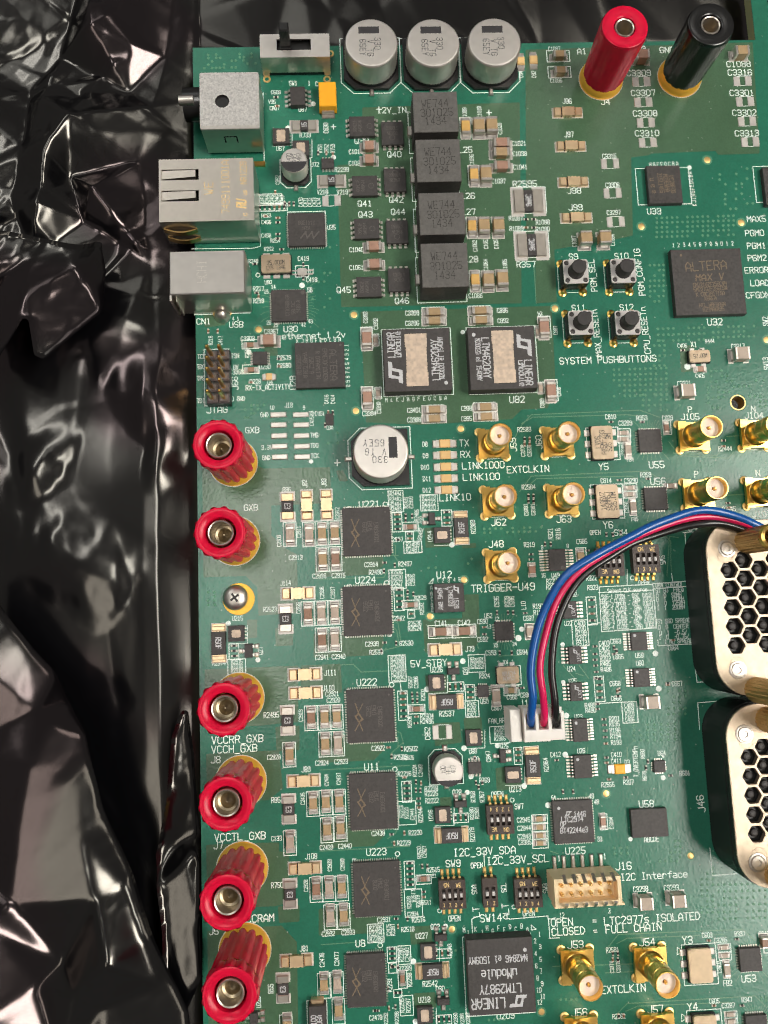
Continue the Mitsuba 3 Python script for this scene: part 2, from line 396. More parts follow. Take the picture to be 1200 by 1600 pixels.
def leads_lr(m, c, W_, H_, n, ext, zt, wd, o='h', sides=(-1, 1), pitch=None):
    """gull-wing leads left and right (o='h') or above and below (o='v')"""
    L = H_ if o == 'h' else W_; half = (W_ if o == 'h' else H_) / 2; p = pitch or L / n
    for s in sides:
        for i in range(n):
            t = (i - (n - 1) / 2) * p
            def P3(a, z): return np.array([c[0] + s * a, c[1] + t, z]) if o == 'h' else np.array([c[0] + t, c[1] + s * a, z])
            m.bar(P3(half - 0.02 * mm, zt), P3(half + ext * 0.30, zt), wd, 0.12 * mm)
            m.bar(P3(half + ext * 0.28, zt), P3(half + ext * 0.52, 0.16 * mm), wd, 0.12 * mm)
            m.bar(P3(half + ext * 0.48, 0.16 * mm), P3(half + ext, 0.14 * mm), wd * 1.15, 0.2 * mm)
    return m
def chip(x, y, w, h, hgt, leads='', n=0, ext=0.0, marks=(), mcol='m_laser', name='chip', label=None, side=True, dotp=None, lead_mat='m_tin'):
    z1 = hgt * mm; k = comp(name, label); c, W_, H_ = R(x, y, z1, w, h); u = spp(x, y, z1)
    put(k, 'body', M().box(c, W_, H_, 0.05 * mm, z1, 0.05 * mm), 'm_chip')
    if leads == 'qfn':
        m = M(); nx, ny = n if isinstance(n, tuple) else (n, n)
        for s in (-1, 1):
            for i in range(nx): m.box(c + [(i - (nx - 1) / 2) * W_ / (nx + 1), s * (H_ / 2 + 0.10 * mm), 0], W_ / nx * 0.42, 0.55 * mm, 0.03 * mm, 0.2 * mm)
            for i in range(ny): m.box(c + [s * (W_ / 2 + 0.10 * mm), (i - (ny - 1) / 2) * H_ / (ny + 1), 0], 0.55 * mm, H_ / ny * 0.42, 0.03 * mm, 0.2 * mm)
        put(k, 'lead', m, lead_mat, stuff=True, label='fine row of solder leads round the chip')
    elif leads in ('h', 'v'):
        m = leads_lr(M(), c, W_, H_, n, ext * u, z1 * 0.5, (H_ if leads == 'h' else W_) / n * 0.5, leads)
        put(k, 'lead', m, lead_mat, stuff=True, label='rows of bent metal leads')
    elif leads == 'bga':
        put(k, 'substrate', M().box(c, W_ * 1.0, H_ * 1.0, 0.012 * mm, 0.048 * mm), 'm_board')
    t = M()
    for s, dx, dy, th, rot, *q in marks: text(t, s, x + dx, y + dy, th, rot, z1 + 0.03 * mm, *q)
    if dotp: t.disc(at(x + dotp[0], y + dotp[1], z1), (dotp[2] if len(dotp) > 2 else 3) * u, z1 + 0.03 * mm, 14)
    put(k, 'marking', t, mcol)
    return k, c, W_, H_
def sot23(x, y, w, h, o, label=None):
    """three-legged transistor; o is the side with two legs: r, l, u or d"""
    k = comp('transistor', label); z1 = 1.0 * mm; c, W_, H_ = R(x, y, z1, w, h); u = spp(x, y, z1)
    put(k, 'body', M().box(c, W_, H_, 0.1 * mm, z1, 0.06 * mm, taper=0.08 * mm), 'm_chip')
    sx, sy = {'r': (1, 0), 'l': (-1, 0), 'u': (0, 1), 'd': (0, -1)}[o]
    for s, t in ((1, -0.30), (1, 0.30), (-1, 0)):
        L = H_ if sx else W_
        half = (W_ if sx else H_) / 2
        a = lambda r, z: np.array([c[0] + s * sx * r + (0 if sx else t * L), c[1] + s * sy * r + (t * L if sx else 0), z])
        m = M().bar(a(half, 0.5 * mm), a(half + 0.32 * mm, 0.5 * mm), 0.55 * mm, 0.16 * mm).bar(a(half + 0.3 * mm, 0.5 * mm), a(half + 0.55 * mm, 0.15 * mm), 0.55 * mm, 0.16 * mm)
        m.box(a(half + 0.75 * mm, 0), 0.95 * mm, 0.95 * mm, 0.02 * mm, 0.30 * mm, 0.18 * mm)
        put(k, 'lead', m, 'm_tin')
def padchip(x, y, w, h, wx, hx, label=None):
    """small black sensor package with a pale exposed plate on top"""
    k = comp('regulator', label); z1 = 0.95 * mm; c, W_, H_ = R(x, y, z1, w, h); u = spp(x, y, z1)
    put(k, 'body', M().box(c, W_, H_, 0.04 * mm, z1, 0.06 * mm), 'm_chip')
    m = M(); g = sbox(c[0] - wx * u / 2, c[1] - hx * u / 2, c[0] + wx * u / 2, c[1] + hx * u / 2).buffer(-0.3 * mm).buffer(0.3 * mm, quad_segs=4)
    put(k, 'plate', m.poly(g, z1 - 0.02 * mm, z1 + 0.05 * mm), 'm_thermal')
    m = M()
    for i in range(4):
        m.box(c + [(W_ / 2 + 0.12 * mm), (i - 1.5) * H_ / 5, 0], 0.5 * mm, 0.28 * mm, 0.03 * mm, 0.18 * mm)
    put(k, 'lead', m, 'm_tin', stuff=True)
    sline([(x - w / 2, y + h / 2 + 4), (x + w / 2 + 5, y + h / 2 + 3)], 1); sline([(x + w / 2 + 5, y - h / 2), (x + w / 2 + 5, y + h / 2 + 3)], 1)
def small(x, y, w, h, o='h', col='brown'):
    """0603-size capacitor in its legend frame"""
    capacitor(x, y, w, h, o, col, hgt=0.55 * mm, fr=(x - w * .5 - (5 if o == 'h' else 3), y - h * .5 - (3 if o == 'h' else 5), x + w * .5 + (5 if o == 'h' else 3), y + h * .5 + (3 if o == 'h' else 5)))
def tiny(x, y, o='h', ln=7.0, wd=3.2, kind=0):
    """0402-size part, too small to pick apart: two bright ends and a dark or brown middle"""
    c, L, S = R(x, y, 0.3 * mm, ln, wd)
    mid = ((0.02, 0.018, 0.018), (0.20, 0.11, 0.06))[int(kind)]
    for off, l, col, z in ((0, L * .52, mid, 0.36), (-L * .36, L * .34, (0.66, 0.62, 0.56), 0.30), (L * .36, L * .34, (0.66, 0.62, 0.56), 0.30)):
        cc = c + (np.array([off, 0, 0]) if o == 'h' else np.array([0, off, 0]))
        TINY.box(cc, *((l, S) if o == 'h' else (S, l)), 0.02 * mm, z * mm, 0.08 * mm, col=col)
def array(x0, y0, x1, y1, n, o='h', fr=True):
    """a framed column (o='h' parts) or row of tiny parts"""
    if fr: frame(x0, y0, x1, y1)
    for i in range(n):
        t = (i + 0.5) / n
        if x1 - x0 < y1 - y0: tiny((x0 + x1) / 2 + (y1 - y0) * 0.03 * t, y0 + (y1 - y0) * t - 1, o, (x1 - x0) * 0.66, 3.2, rng.integers(0, 6) == 0)
        else: tiny(x0 + (x1 - x0) * t, (y0 + y1) / 2 - (x1 - x0) * 0.035 * t, o, (y1 - y0) * 0.66, 3.2, rng.integers(0, 6) == 0)
def coax(bx, by, label, spin=0):
    """gold push-on coaxial socket: square flange on four feet, barrel, white insulator, centre pin"""
    k = comp('coaxial_connector', label); c = at(bx, by, 1.2 * mm)[:2]; a = 3.15 * mm
    g = sbox(c[0] - a, c[1] - a, c[0] + a, c[1] + a)
    for s in (-1, 1): g = g.difference(sbox(c[0] - 1.5 * mm, c[1] + s * a - 0.22 * mm, c[0] + 1.5 * mm, c[1] + s * a + 0.22 * mm))
    m = M().poly(g, 0.55 * mm, 1.35 * mm); m.box(c, 5.5 * mm, 5.5 * mm, 0.05 * mm, 0.56 * mm)
    put(k, 'flange', m, 'm_gold')
    for sx in (-1, 1):
        for sy in (-1, 1):
            p = c + np.array([sx, sy]) * 2.75 * mm
            put(k, 'foot', M().lathe(p, [(0.95 * mm, 0.02 * mm), (0.9 * mm, 0.16 * mm), (0.55 * mm, 0.24 * mm), (0.5 * mm, 0.6 * mm)], 14, cap1=True), 'm_goldpad')
    r = mm
    pr = [(2.55, 1.35), (2.3, 1.5), (1.95, 2.2), (1.95, 3.3), (2.2, 3.5), (2.32, 3.7), (2.32, 5.0), (2.2, 5.1), (2.2, 5.5), (2.32, 5.6), (2.32, 7.6), (2.2, 7.7), (2.2, 8.0), (2.34, 8.1), (2.34, 9.25), (2.24, 9.45), (2.08, 9.45), (1.98, 9.2), (1.98, 7.6)]
    put(k, 'barrel', M().lathe(c, [(a * r, b * r) for a, b in pr], 44), 'm_gold', 35)
    put(k, 'insulator', M().lathe(c, [(1.98 * r, 8.1 * r), (0.5 * r, 8.12 * r), (0.36 * r, 8.0 * r), (0.3 * r, 7.2 * r)], 32), 'm_teflon', 35)
    put(k, 'centre_pin', M().lathe(c, [(0.28 * r, 7.0 * r), (0.28 * r, 8.5 * r), (0.15 * r, 8.75 * r)], 12, cap1=True), 'm_gold', 30)
    sline([(bx - 27, by + 25), (bx + 26, by + 23)], 0.9)
def banana(bx, by, label, hgt=17.5, rad=4.75, col='m_red', flutes=14, dep=0.085, top=True, inner='m_steel', fl_d=1.6, spin=0.0):
    """binding post: plated base, fluted insulating knob, recessed metal sleeve"""
    k = comp('banana_jack', label); c = at(bx, by, 0.5 * mm)[:2]; r = mm
    put(k, 'base_ring', M().lathe(c, [(4.9 * r, 0.02 * r), (4.9 * r, 0.12 * r), (4.76 * r, 0.3 * r), (4.72 * r, 1.2 * r), (4.2 * r, 1.9 * r), (3.9 * r, 2.6 * r)], 56, cap1=True), 'm_ring', 35)
    ring_ = M().lathe(c, [(5.06 * r, 0.015 * r), (5.06 * r, 0.06 * r), (4.8 * r, 0.06 * r)], 48); put(k, 'solder', ring_, 'm_pad')
    h1 = hgt - (3.2 if top else 0)
    def fl(th, z):
        q = np.abs(np.cos((th + spin) * flutes / 2)) ** 0.7
        return 1 - dep * (2.0 - 1.1 * np.clip((z / mm - 1.3) / 5, 0, 1)) * (1 - q)
    h0 = 1.3
    low = M().lathe(c, [(rad * 0.955 * r, h0 * r), (rad * 0.97 * r, (h0 + .8) * r), (rad * 0.975 * r, (h0 + 3.0) * r), (rad * 0.985 * r, h1 * r)], flutes * 8, fl)
    if top:
        put(k, 'sleeve', low, col, 40)
        def f2(th, z): return 1 - 0.105 * (1 - np.abs(np.cos((th + spin) * flutes / 2)) ** 1.3)
        pr = [(rad * .95, h1 - .1), (rad * 1.015, h1 + .25), (rad * 1.03, hgt - .55), (rad * .97, hgt - .1)]
        m = M().lathe(c, [(a * r, b * r) for a, b in pr], flutes * 8, f2)
        ri = 0.55 * rad
        m.lathe(c, [(rad * .95 * r, (hgt - .09) * r), (rad * .88 * r, (hgt + .02) * r), (rad * .78 * r, (hgt - .05) * r), ((ri + .5) * r, (hgt - .32) * r), ((ri + .25) * r, (hgt - .5) * r), ((ri + .08) * r, (hgt - 1.3) * r), (ri * r, (hgt - 3.5) * r)], 72)
        put(k, 'knob', m, col, 40)
    else:
        m = M().lathe(c, [(rad * 0.84 * r, h0 * r), (rad * 0.90 * r, (h0 + 1.2) * r), (rad * 0.97 * r, (hgt - 0.9) * r), (rad * .955 * r, (hgt - .5) * r)], flutes * 8, fl)
        m.lathe(c, [(rad * .94 * r, (hgt - .55) * r), (rad * .93 * r, (hgt - .15) * r), (rad * .86 * r, hgt * r), (rad * .5 * r, (hgt + .0) * r), (rad * .44 * r, (hgt - .25) * r), (rad * .42 * r, (hgt - 3) * r)], 72)
        put(k, 'knob', m, col, 40)
    ri = (0.50 if top else 0.40) * rad; t = hgt - (0.75 if top else 0.35)
    put(k, 'socket_tube', M().lathe(c, [(ri * r, (t - 3) * r), (ri * r, t * r), ((ri - .12) * r, (t + .12) * r), ((ri - .34) * r, t * r), ((ri - .46) * r, (t - 1) * r), ((ri - .5) * r, (t - 5.5) * r)], 48), inner, 35)
    fz = t - (fl_d if top else 4.5)
    m = M().lathe(c, [((ri - .44) * r, fz * r), ((ri - .6) * r, (fz + .05) * r), (1.35 * r, (fz - .1) * r), (0.7 * r, (fz + .5) * r), (0.12 * r, (fz + 1.0) * r)], 40, cap1=True)
    put(k, 'socket_floor', m, 'm_core', 25)
def can_cap(tx, ty, rpx, hgt, lines, rot, stripe, label, base_o='d', adv=0.62, hp=7.0):
    """aluminium can capacitor on a black moulded foot; tx, ty, rpx: its top disc in the photo"""
    k = comp('electrolytic_capacitor', label); z = hgt * mm; c3 = at(tx, ty, z); u = spp(tx, ty, z); c = c3[:2]; r = rpx * u
    A = r * 1.06; ch = r * 0.42
    oct_ = {'d': [(-A, A), (-A, -A + ch), (-A + ch, -A), (A - ch, -A), (A, -A + ch), (A, A)], 'u': [(-A, -A), (A, -A), (A, A - ch), (A - ch, A), (-A + ch, A), (-A, A - ch)],
            'l': [(A, A), (-A + ch, A), (-A, A - ch), (-A, -A + ch), (-A + ch, -A), (A, -A)]}[base_o]
    m = M().poly([(c[0] + a, c[1] + b) for a, b in oct_], 0.1 * mm, 0.9 * mm)
    m.lathe(c, [(r * 1.02, 0.9 * mm), (r * 1.0, 1.3 * mm), (r * .9, 1.35 * mm)], 40)
    put(k, 'foot', m, 'm_black')
    SILK.line([(c[0] + a * 1.10, c[1] + b * 1.10) for a, b in oct_], 1.3 * spp(tx, ty), 0.05 * mm, True)
    dx, dy = {'d': (0, 1), 'u': (0, 1), 'l': (1, 0)}[base_o]
    for s in (-1, 1):
        p = c + s * A * 1.08 * np.array([dx, dy])
        put(k, 'terminal', M().box(p, *((0.95 * mm, 1.8 * mm) if dy else (1.8 * mm, 0.95 * mm)), 0.03 * mm, 0.5 * mm, 0.2 * mm), 'm_tin')
    pr = [(r * .93, 1.3 * mm), (r * .985, 1.45 * mm), (r, 1.7 * mm), (r, z - 0.55 * mm), (r * .985, z - 0.28 * mm), (r * .95, z - 0.08 * mm), (r * .90, z), (r * .3, z + 0.02 * mm)]
    put(k, 'can', M().lathe(c, pr, 64, cap1=True), 'm_alu', 28)
    m = M(); zt = z + 0.05 * mm
    circ = Point(c[0], c[1]).buffer(r * 0.955, 32)
    if stripe[0] == 'seg':   # printed half-moon: everything on one side of a chord
        a = stripe[1]; q = stripe[2]; d = np.array([math.cos(a), math.sin(a)]); n = np.array([-d[1], d[0]]); o = c + d * q * r
        m.poly(circ.intersection(Polygon([tuple(o + n * 3 * r), tuple(o + n * 3 * r + d * 3 * r), tuple(o - n * 3 * r + d * 3 * r), tuple(o - n * 3 * r)])), zt - 0.02 * mm, zt)
    else:
        p = at(stripe[1], stripe[2], z); m.box(p, stripe[3] * u, stripe[4] * u, zt - 0.02 * mm, zt)
    for s, px, py in lines: text(m, s, px, py, hp, rot, zt, adv, 0.10, 0, 0.5)
    put(k, 'marking', m, 'm_inkdark')
def inductor(x, y, w, h, hgt):
    k = comp('power_inductor'); z = hgt * mm; c, W_, H_ = R(x, y, z, w, h); u = spp(x, y, z)
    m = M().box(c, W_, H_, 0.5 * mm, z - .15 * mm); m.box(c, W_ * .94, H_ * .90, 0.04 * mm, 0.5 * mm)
    put(k, 'body', m, 'm_chip'); put(k, 'ground_face', M().box(c, W_ * 1.003, H_ * 1.003, z - .16 * mm, z, .10 * mm), 'm_inductor')  # dark body, paler top: shade of the sides put into the colour
    t = M()
    for s, dx, dy in (('WE744', -1, -14), ('301025', 2, 1), ('1434', 0, 15)): text(t, s, x + dx, y + dy * h / 68, 12, 1.5, z + 0.03 * mm, 0.70, 0.085)
    put(k, 'marking', t, 'm_indprint')
    for s in (-1, 1):
        p = c + np.array([s * (W_ / 2 + 0.25 * mm), -H_ * 0.02, 0])
        put(k, 'terminal', M().box(p, 1.2 * mm, 2.2 * mm, 0.03 * mm, 1.1 * mm, 0.15 * mm), 'm_tin')
    X0, X1, Y0, Y1 = c[0] - W_ / 2 - .5 * mm, c[0] + W_ / 2 + .5 * mm, c[1] - H_ / 2 - 0.35 * mm, c[1] + H_ / 2 + .35 * mm
    SILK.line([(X0, Y0), (X1, Y0), (X1, Y1), (X0, Y1)], 1.2 * spp(x, y), 0.05 * mm, True)
def oscillator(x, y, w, h, marks, label, mat='m_plate', hgt=1.5, sides=True, npad=3, txt='m_inkdark'):
    k = comp('oscillator', label); z = hgt * mm; c, W_, H_ = R(x, y, z, w, h)
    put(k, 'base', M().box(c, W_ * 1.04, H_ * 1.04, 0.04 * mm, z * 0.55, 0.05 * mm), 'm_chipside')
    g = sbox(c[0] - W_ / 2, c[1] - H_ / 2, c[0] + W_ / 2, c[1] + H_ / 2).buffer(-0.5 * mm).buffer(0.5 * mm, quad_segs=5)
    m = M().poly(g, z * 0.55, z - 0.12 * mm); m.poly(g.buffer(-0.16 * mm), z - 0.12 * mm, z - 0.04 * mm); m.poly(g.buffer(-0.45 * mm), z - 0.04 * mm, z)
    put(k, 'lid', m, mat)
    for s in (-1, 1):
        for i in range(npad):
            t = (i - (npad - 1) / 2) / npad
            p = c + (np.array([s * (W_ / 2 + 0.45 * mm), t * H_, 0]) if sides else np.array([t * W_, s * (H_ / 2 + 0.25 * mm), 0]))
            put(k, 'solder_land', M().box(p, *((1.5 * mm, H_ * 0.2) if sides else (W_ * 0.24, 1.2 * mm)), 0.02 * mm, 0.22 * mm, 0.1 * mm), 'm_pad')
    t = M()
    for s, dx, dy, th, rot in marks: text(t, s, x + dx, y + dy, th, rot, z + 0.03 * mm, 0.6, 0.12)
    put(k, 'marking', t, txt)
def led(x, y, w, h, o='h', label=None, col='m_led'):
    k = comp('indicator_lamp', label); z = 0.75 * mm; c, W_, H_ = R(x, y, z, w, h); L, S = (W_, H_) if o == 'h' else (H_, W_)
    def b(m, off, ln, wd, z0, z1, bev=0):
        cc = c + (np.array([off, 0, 0]) if o == 'h' else np.array([0, off, 0])); return m.box(cc, *((ln, wd) if o == 'h' else (wd, ln)), z0, z1, bev)
    put(k, 'base', b(M(), 0, L * .68, S * .92, 0.05 * mm, 0.4 * mm), 'm_white')
    put(k, 'lens', b(M(), 0, L * .44, S * 1.0, 0.4 * mm, z, 0.16 * mm), col)
    for s in (-1, 1): put(k, 'terminal', b(b(M(), s * L * .38, L * .24, S * .95, 0.03 * mm, 0.34 * mm, 0.15 * mm), s * L * .29, L * .13, S * .8, 0.3 * mm, 0.46 * mm, 0.03 * mm), 'm_tin')
def dip_switch(x, y, w, h, n, label, flip=False, gold='m_goldpad', words=True, up=0.36):
    """row of slide switches in a dark case; x, y, w, h: the case top in the photo"""
    k = comp('dip_switch', label); z = 2.0 * mm; c, W_, H_ = R(x, y, z, w, h); u = spp(x, y, z)
    g = sbox(c[0] - W_ / 2, c[1] - H_ / 2, c[0] + W_ / 2, c[1] + H_ / 2)
    p = W_ * 0.86 / n; xs = [c[0] + (i - (n - 1) / 2) * p for i in range(n)]
    s = -1 if flip else 1
    for X in xs: g = g.difference(sbox(X - p * .30, c[1] - H_ * .20 + s * H_ * .0, X + p * .30, c[1] + H_ * .20))
    m = M().poly(g, 0.75 * mm, z); m.box(c, W_ * .98, H_ * .98, 0.1 * mm, 1.1 * mm); put(k, 'case', m, 'm_brown')
    for X in xs:
        put(k, 'slider', M().box((X, c[1] - s * H_ * 0.02), p * .46, H_ * .15, 1.1 * mm, z + 0.35 * mm, 0.08 * mm), 'm_lightgrey')
    t = M()
    for i, X in enumerate(xs):
        px = x + (i - (n - 1) / 2) * p / u
        text(t, str(i + 1 if not flip else n - i), px + s, y + s * h * .37, 5.5, 0 if not flip else 180, z + 0.03 * mm, 0.6, 0.14)
    if words:
        text(t, 'ON', x - s * w * .22, y - s * h * .34, 6, 0 if not flip else 180, z + 0.03 * mm, 0.75, 0.14)
        text(t, 'WE', x + s * w * .22, y - s * h * .34, 6, 0 if not flip else 180, z + 0.03 * mm, 0.75, 0.14)
    put(k, 'marking', t, 'm_goldprint')
    for q in (-1, 1):
        for X in xs:
            a = lambda d, zz: np.array([X, c[1] + q * (H_ / 2 + d), zz])
            m = M().bar(a(-0.05 * mm, 0.95 * mm), a(0.35 * mm, 0.95 * mm), p * .42, 0.2 * mm).bar(a(0.3 * mm, 0.95 * mm), a(0.55 * mm, 0.15 * mm), p * .42, 0.2 * mm).box(a(0.95 * mm, 0), p * .55, 1.2 * mm, 0.02 * mm, 0.26 * mm, 0.14 * mm)
            put(k, 'lead', m, gold)
def button(x, y, label):
    k = comp('push_button', label); z = 3.4 * mm; c, W_, H_ = R(x, y, z, 38, 38)
    put(k, 'case', M().box(c, W_ * .98, H_ * .98, 0.1 * mm, z - 0.3 * mm, 0.05 * mm), 'm_black')
    g = sbox(c[0] - W_ / 2, c[1] - H_ / 2, c[0] + W_ / 2, c[1] + H_ / 2).buffer(-0.5 * mm).buffer(0.5 * mm, quad_segs=5)
    riv = [c[:2] + np.array([a, b]) * 0.36 * W_ for a in (-1, 1) for b in (-1, 1)]
    for q in riv: g = g.difference(Point(q).buffer(0.52 * mm, 8))
    g = g.difference(Point(c[:2]).buffer(1.75 * mm, 16))
    put(k, 'cover', M().poly(g, z - 0.3 * mm, z), 'm_lightgrey')
    for q in riv: put(k, 'rivet', M().lathe(q, [(0.48 * mm, z - 0.3 * mm), (0.42 * mm, z - 0.05 * mm), (0.2 * mm, z - 0.02 * mm)], 14, cap1=True), 'm_chip', 35)
    put(k, 'plunger', M().lathe(c, [(1.8 * mm, z - 0.29 * mm), (1.78 * mm, z - 0.1 * mm), (1.62 * mm, z + .25 * mm), (1.56 * mm, z + 2.35 * mm), (1.46 * mm, z + 2.5 * mm), (0.6 * mm, z + 2.52 * mm)], 36, cap1=True), 'm_stem', 30)
    for sx in (-1, 1):
        for sy in (-1, 1):
            q = c[:2] + np.array([sx * 2.2, sy * 3.25]) * mm
            put(k, 'lead', M().lathe(q, [(0.95 * mm, 0.02 * mm), (0.9 * mm, 0.14 * mm), (0.5 * mm, 0.3 * mm), (0.25 * mm, 0.9 * mm)], 16, cap1=True), 'm_gold', 40)
    X0, X1, Y0, Y1 = c[0] - W_ / 2 - .3 * mm, c[0] + W_ / 2 + .3 * mm, c[1] - H_ / 2 - .6 * mm, c[1] + H_ / 2 + .6 * mm
    SILK.line([(X0, Y0), (X1, Y0), (X1, Y1), (X0, Y1)], 1.1 * spp(x, y), 0.05 * mm, True)
def testpad(x, y, r=5.2):
    k = comp('test_pad'); c = at(x, y); u = spp(x, y)
    put(k, 'ring', M().lathe(c, [(1.5 * r * u, 0.0), (1.45 * r * u, 0.045 * mm), (r * u, 0.045 * mm)], 20), 'm_via')
    put(k, 'land', M().lathe(c, [(r * u, 0.02 * mm), (r * .85 * u, 0.08 * mm), (r * .3 * u, 0.10 * mm)], 20, cap1=True), 'm_goldpad', 30)

# ------------------------------------------------------------------ the board itself
BT = 2.7 * mm
E_L, E_T = at(303.5, 300)[0], at(600, 70.5)[1]
NX = at(1180, 60)[0]
far_r, far_b, far_t = at(1290, 800)[0], at(600, 1720)[1], at(1200, -60)[1]
body = Polygon([(E_L, E_T), (NX, E_T), (NX, far_t), (far_r, far_t), (far_r, far_b), (E_L, far_b)])
for px, py, r in ((1153, 629, 10),):
    body = body.difference(Point(at(px, py)[:2]).buffer(r * spp(px, py), 12))
m = M().poly(body, -0.12 * mm, 0.0); put(BOARD, 'solder_mask', m, 'm_board')
m = M().poly(body, -BT, -0.12 * mm); put(BOARD, 'laminate', m, 'm_edge', label='pale yellow-green cut edge of the board')
def pour(pts): put(BOARD, 'copper_pour', M().poly(Polygon([tuple(at(*p)[:2]) for p in pts]).buffer(-0.25 * mm).buffer(0.25 * mm, quad_segs=3), 0.0, 0.035 * mm), 'm_pour')
pour([(527, 258), (566, 256), (566, 168), (812, 160), (815, 474), (533, 480)])
pour([(821, 78), (1176, 66), (1187, 240), (1122, 242), (1118, 236), (1018, 240), (1012, 243), (986, 246), (989, 368), (972, 372), (866, 390), (870, 472), (838, 474), (836, 410), (822, 408)])
pour([(563, 487), (862, 478), (868, 600), (856, 638), (815, 640), (800, 655), (660, 664), (572, 660)])
pour([(316, 728), (404, 728), (412, 732), (516, 730), (517, 786), (424, 790), (424, 836), (448, 858), (464, 866), (466, 958), (404, 962), (402, 918), (384, 900), (318, 902)])
pour([(320, 1046), (466, 1040), (466, 1128), (440, 1130), (408, 1134), (320, 1136)])
pour([(470, 1040), (532, 1037), (535, 1082), (500, 1088), (470, 1090)])
pour([(322, 1178), (436, 1172), (442, 1232), (420, 1250), (324, 1256)])
pour([(322, 1320), (436, 1316), (436, 1330), (452, 1332), (452, 1410), (430, 1416), (324, 1420)])
pour([(324, 1454), (440, 1446), (464, 1472), (466, 1600), (326, 1620)])
for y0, y1, xl in ((868, 902, 492), (990, 1028, 490), (1150, 1192, 498), (1286, 1326, 500), (1420, 1462, 498)): pour([(xl, y0), (598, y0 - 4), (600, y1 - 20), (584, y1 - 4), (xl, y1)])
for p in ([(722, 929), (748, 928), (750, 1000), (738, 1016), (664, 1020), (660, 968), (722, 966)], [(664, 1056), (700, 1054), (704, 1086), (668, 1088)], [(663, 825), (706, 823), (707, 854), (665, 856)], [(721, 850), (744, 848), (744, 856), (722, 857)],
          [(774, 1200), (812, 1196), (816, 1232), (776, 1236)], [(430, 981), (458, 980), (458, 1008), (431, 1010)], [(430, 1136), (468, 1134), (468, 1172), (432, 1174)], [(386, 968), (402, 968), (402, 996), (386, 998)],
          [(434, 1416), (468, 1414), (468, 1440), (436, 1442)], [(434, 1570), (460, 1568), (460, 1620), (436, 1622)], [(687, 1246), (705, 1245), (706, 1260), (688, 1262)], [(640, 1448), (674, 1446), (676, 1474), (642, 1476)], [(646, 1552), (680, 1550), (682, 1574), (648, 1576)],
          [(1062, 540), (1082, 539), (1084, 580), (1064, 582)], [(676, 1130), (718, 1128), (722, 1160), (680, 1166)], [(724, 1122), (752, 1120), (756, 1160), (728, 1162)], [(405, 510), (432, 508), (434, 556), (420, 556), (408, 540)], [(318, 492), (352, 490), (352, 508), (320, 512)], [(525, 735), (536, 735), (545, 752), (530, 752)]):
    pour(p)
TR = M()
def trace(pts, w=1.4): TR.line([at(*p) for p in pts], w * spp(*pts[0]), 0.028 * mm)
for t in '''802,690 812,668 830,648 1000,641 1030,652|815,662 832,652 980,648 995,650|812,768 830,744 1012,736 1030,748|822,762 838,748 985,744 996,748
1045,690 1062,712 1138,716 1146,706|1052,708 1120,712 1126,704|1135,682 1156,681|1132,774 1166,772|610,850 618,852 618,868|612,862 624,880 624,890|606,868 622,868
610,975 620,985 624,1010 600,1016|612,968 622,974 626,1000|604,1012 596,1020 500,1028|500,1040 552,1038 564,1050 612,1048|612,1140 626,1145 630,1160 610,1178|612,1150 622,1152 622,1168
560,905 600,902 606,890|500,905 560,903|500,1158 612,1150|500,1203 640,1196|606,1310 618,1302 622,1290|500,1330 640,1322|606,1440 618,1424|502,1476 560,1472
950,1480 966,1460 1160,1452 1180,1470|964,1474 980,1466 1130,1460 1140,1470|962,1586 980,1568 1180,1556 1196,1572|978,1580 996,1572 1140,1566|864,1510 990,1506|946,1520 990,1518
880,1040 900,1062 912,1068|912,1056 900,1052|905,1040 920,1060|1046,1068 1060,1066|440,490 462,486 474,490|448,486 456,480|780,1026 790,1024 812,1024|745,1006 748,1014|765,922 810,920
860,1330 872,1334|1060,840 1046,838 1042,900|985,856 1000,840 1040,838 1048,846 1048,880 1050,895|770,1090 770,1106|834,414 838,474|980,1168 980,1192 |914,1168 914,1180 |918,1168 918,1180'''.replace('\n', '|').split('|'):
    p = [tuple(map(float, q.split(','))) for q in t.split()]
    if len(p) > 1: trace(p)
# fan-out lines round the fine-pitch chips
def fan(x, y, r0, r1, n, a0, a1, jit=0.2):
    for i in range(n):
        a = math.radians(a0 + (a1 - a0) * i / max(1, n - 1)); s = 1 / max(abs(math.cos(a)), abs(math.sin(a)))
        q = r1 * (1 + jit * (rng.random() - 0.5))
        trace([(x + r0 * s * math.cos(a), y + r0 * s * math.sin(a)), (x + (r0 * s + q - r0) * math.cos(a) * 1.0, y + (r0 * s + q - r0) * math.sin(a)), (x + (q + 4) * s * math.cos(a), y + (q + 4) * s * math.sin(a) + 1.5)], 0.9)
fan(451, 477, 29, 39, 14, -55, 35); fan(451, 477, 29, 37, 6, 150, 215)
for x, y in ((1016, 688), (1025, 779), (1173, 1500), (1183, 1600)): fan(x, y, 18, 27, 12, -130, -45); fan(x, y, 18, 26, 8, 45, 140); fan(x, y, 18, 24, 6, 150, 210)
fan(788, 986, 16, 24, 7, -120, -60); fan(788, 986, 16, 25, 7, 60, 120)
put(BOARD, 'trace', TR, 'm_trace', stuff=True, label='thin pale green copper traces')
VIA = M()
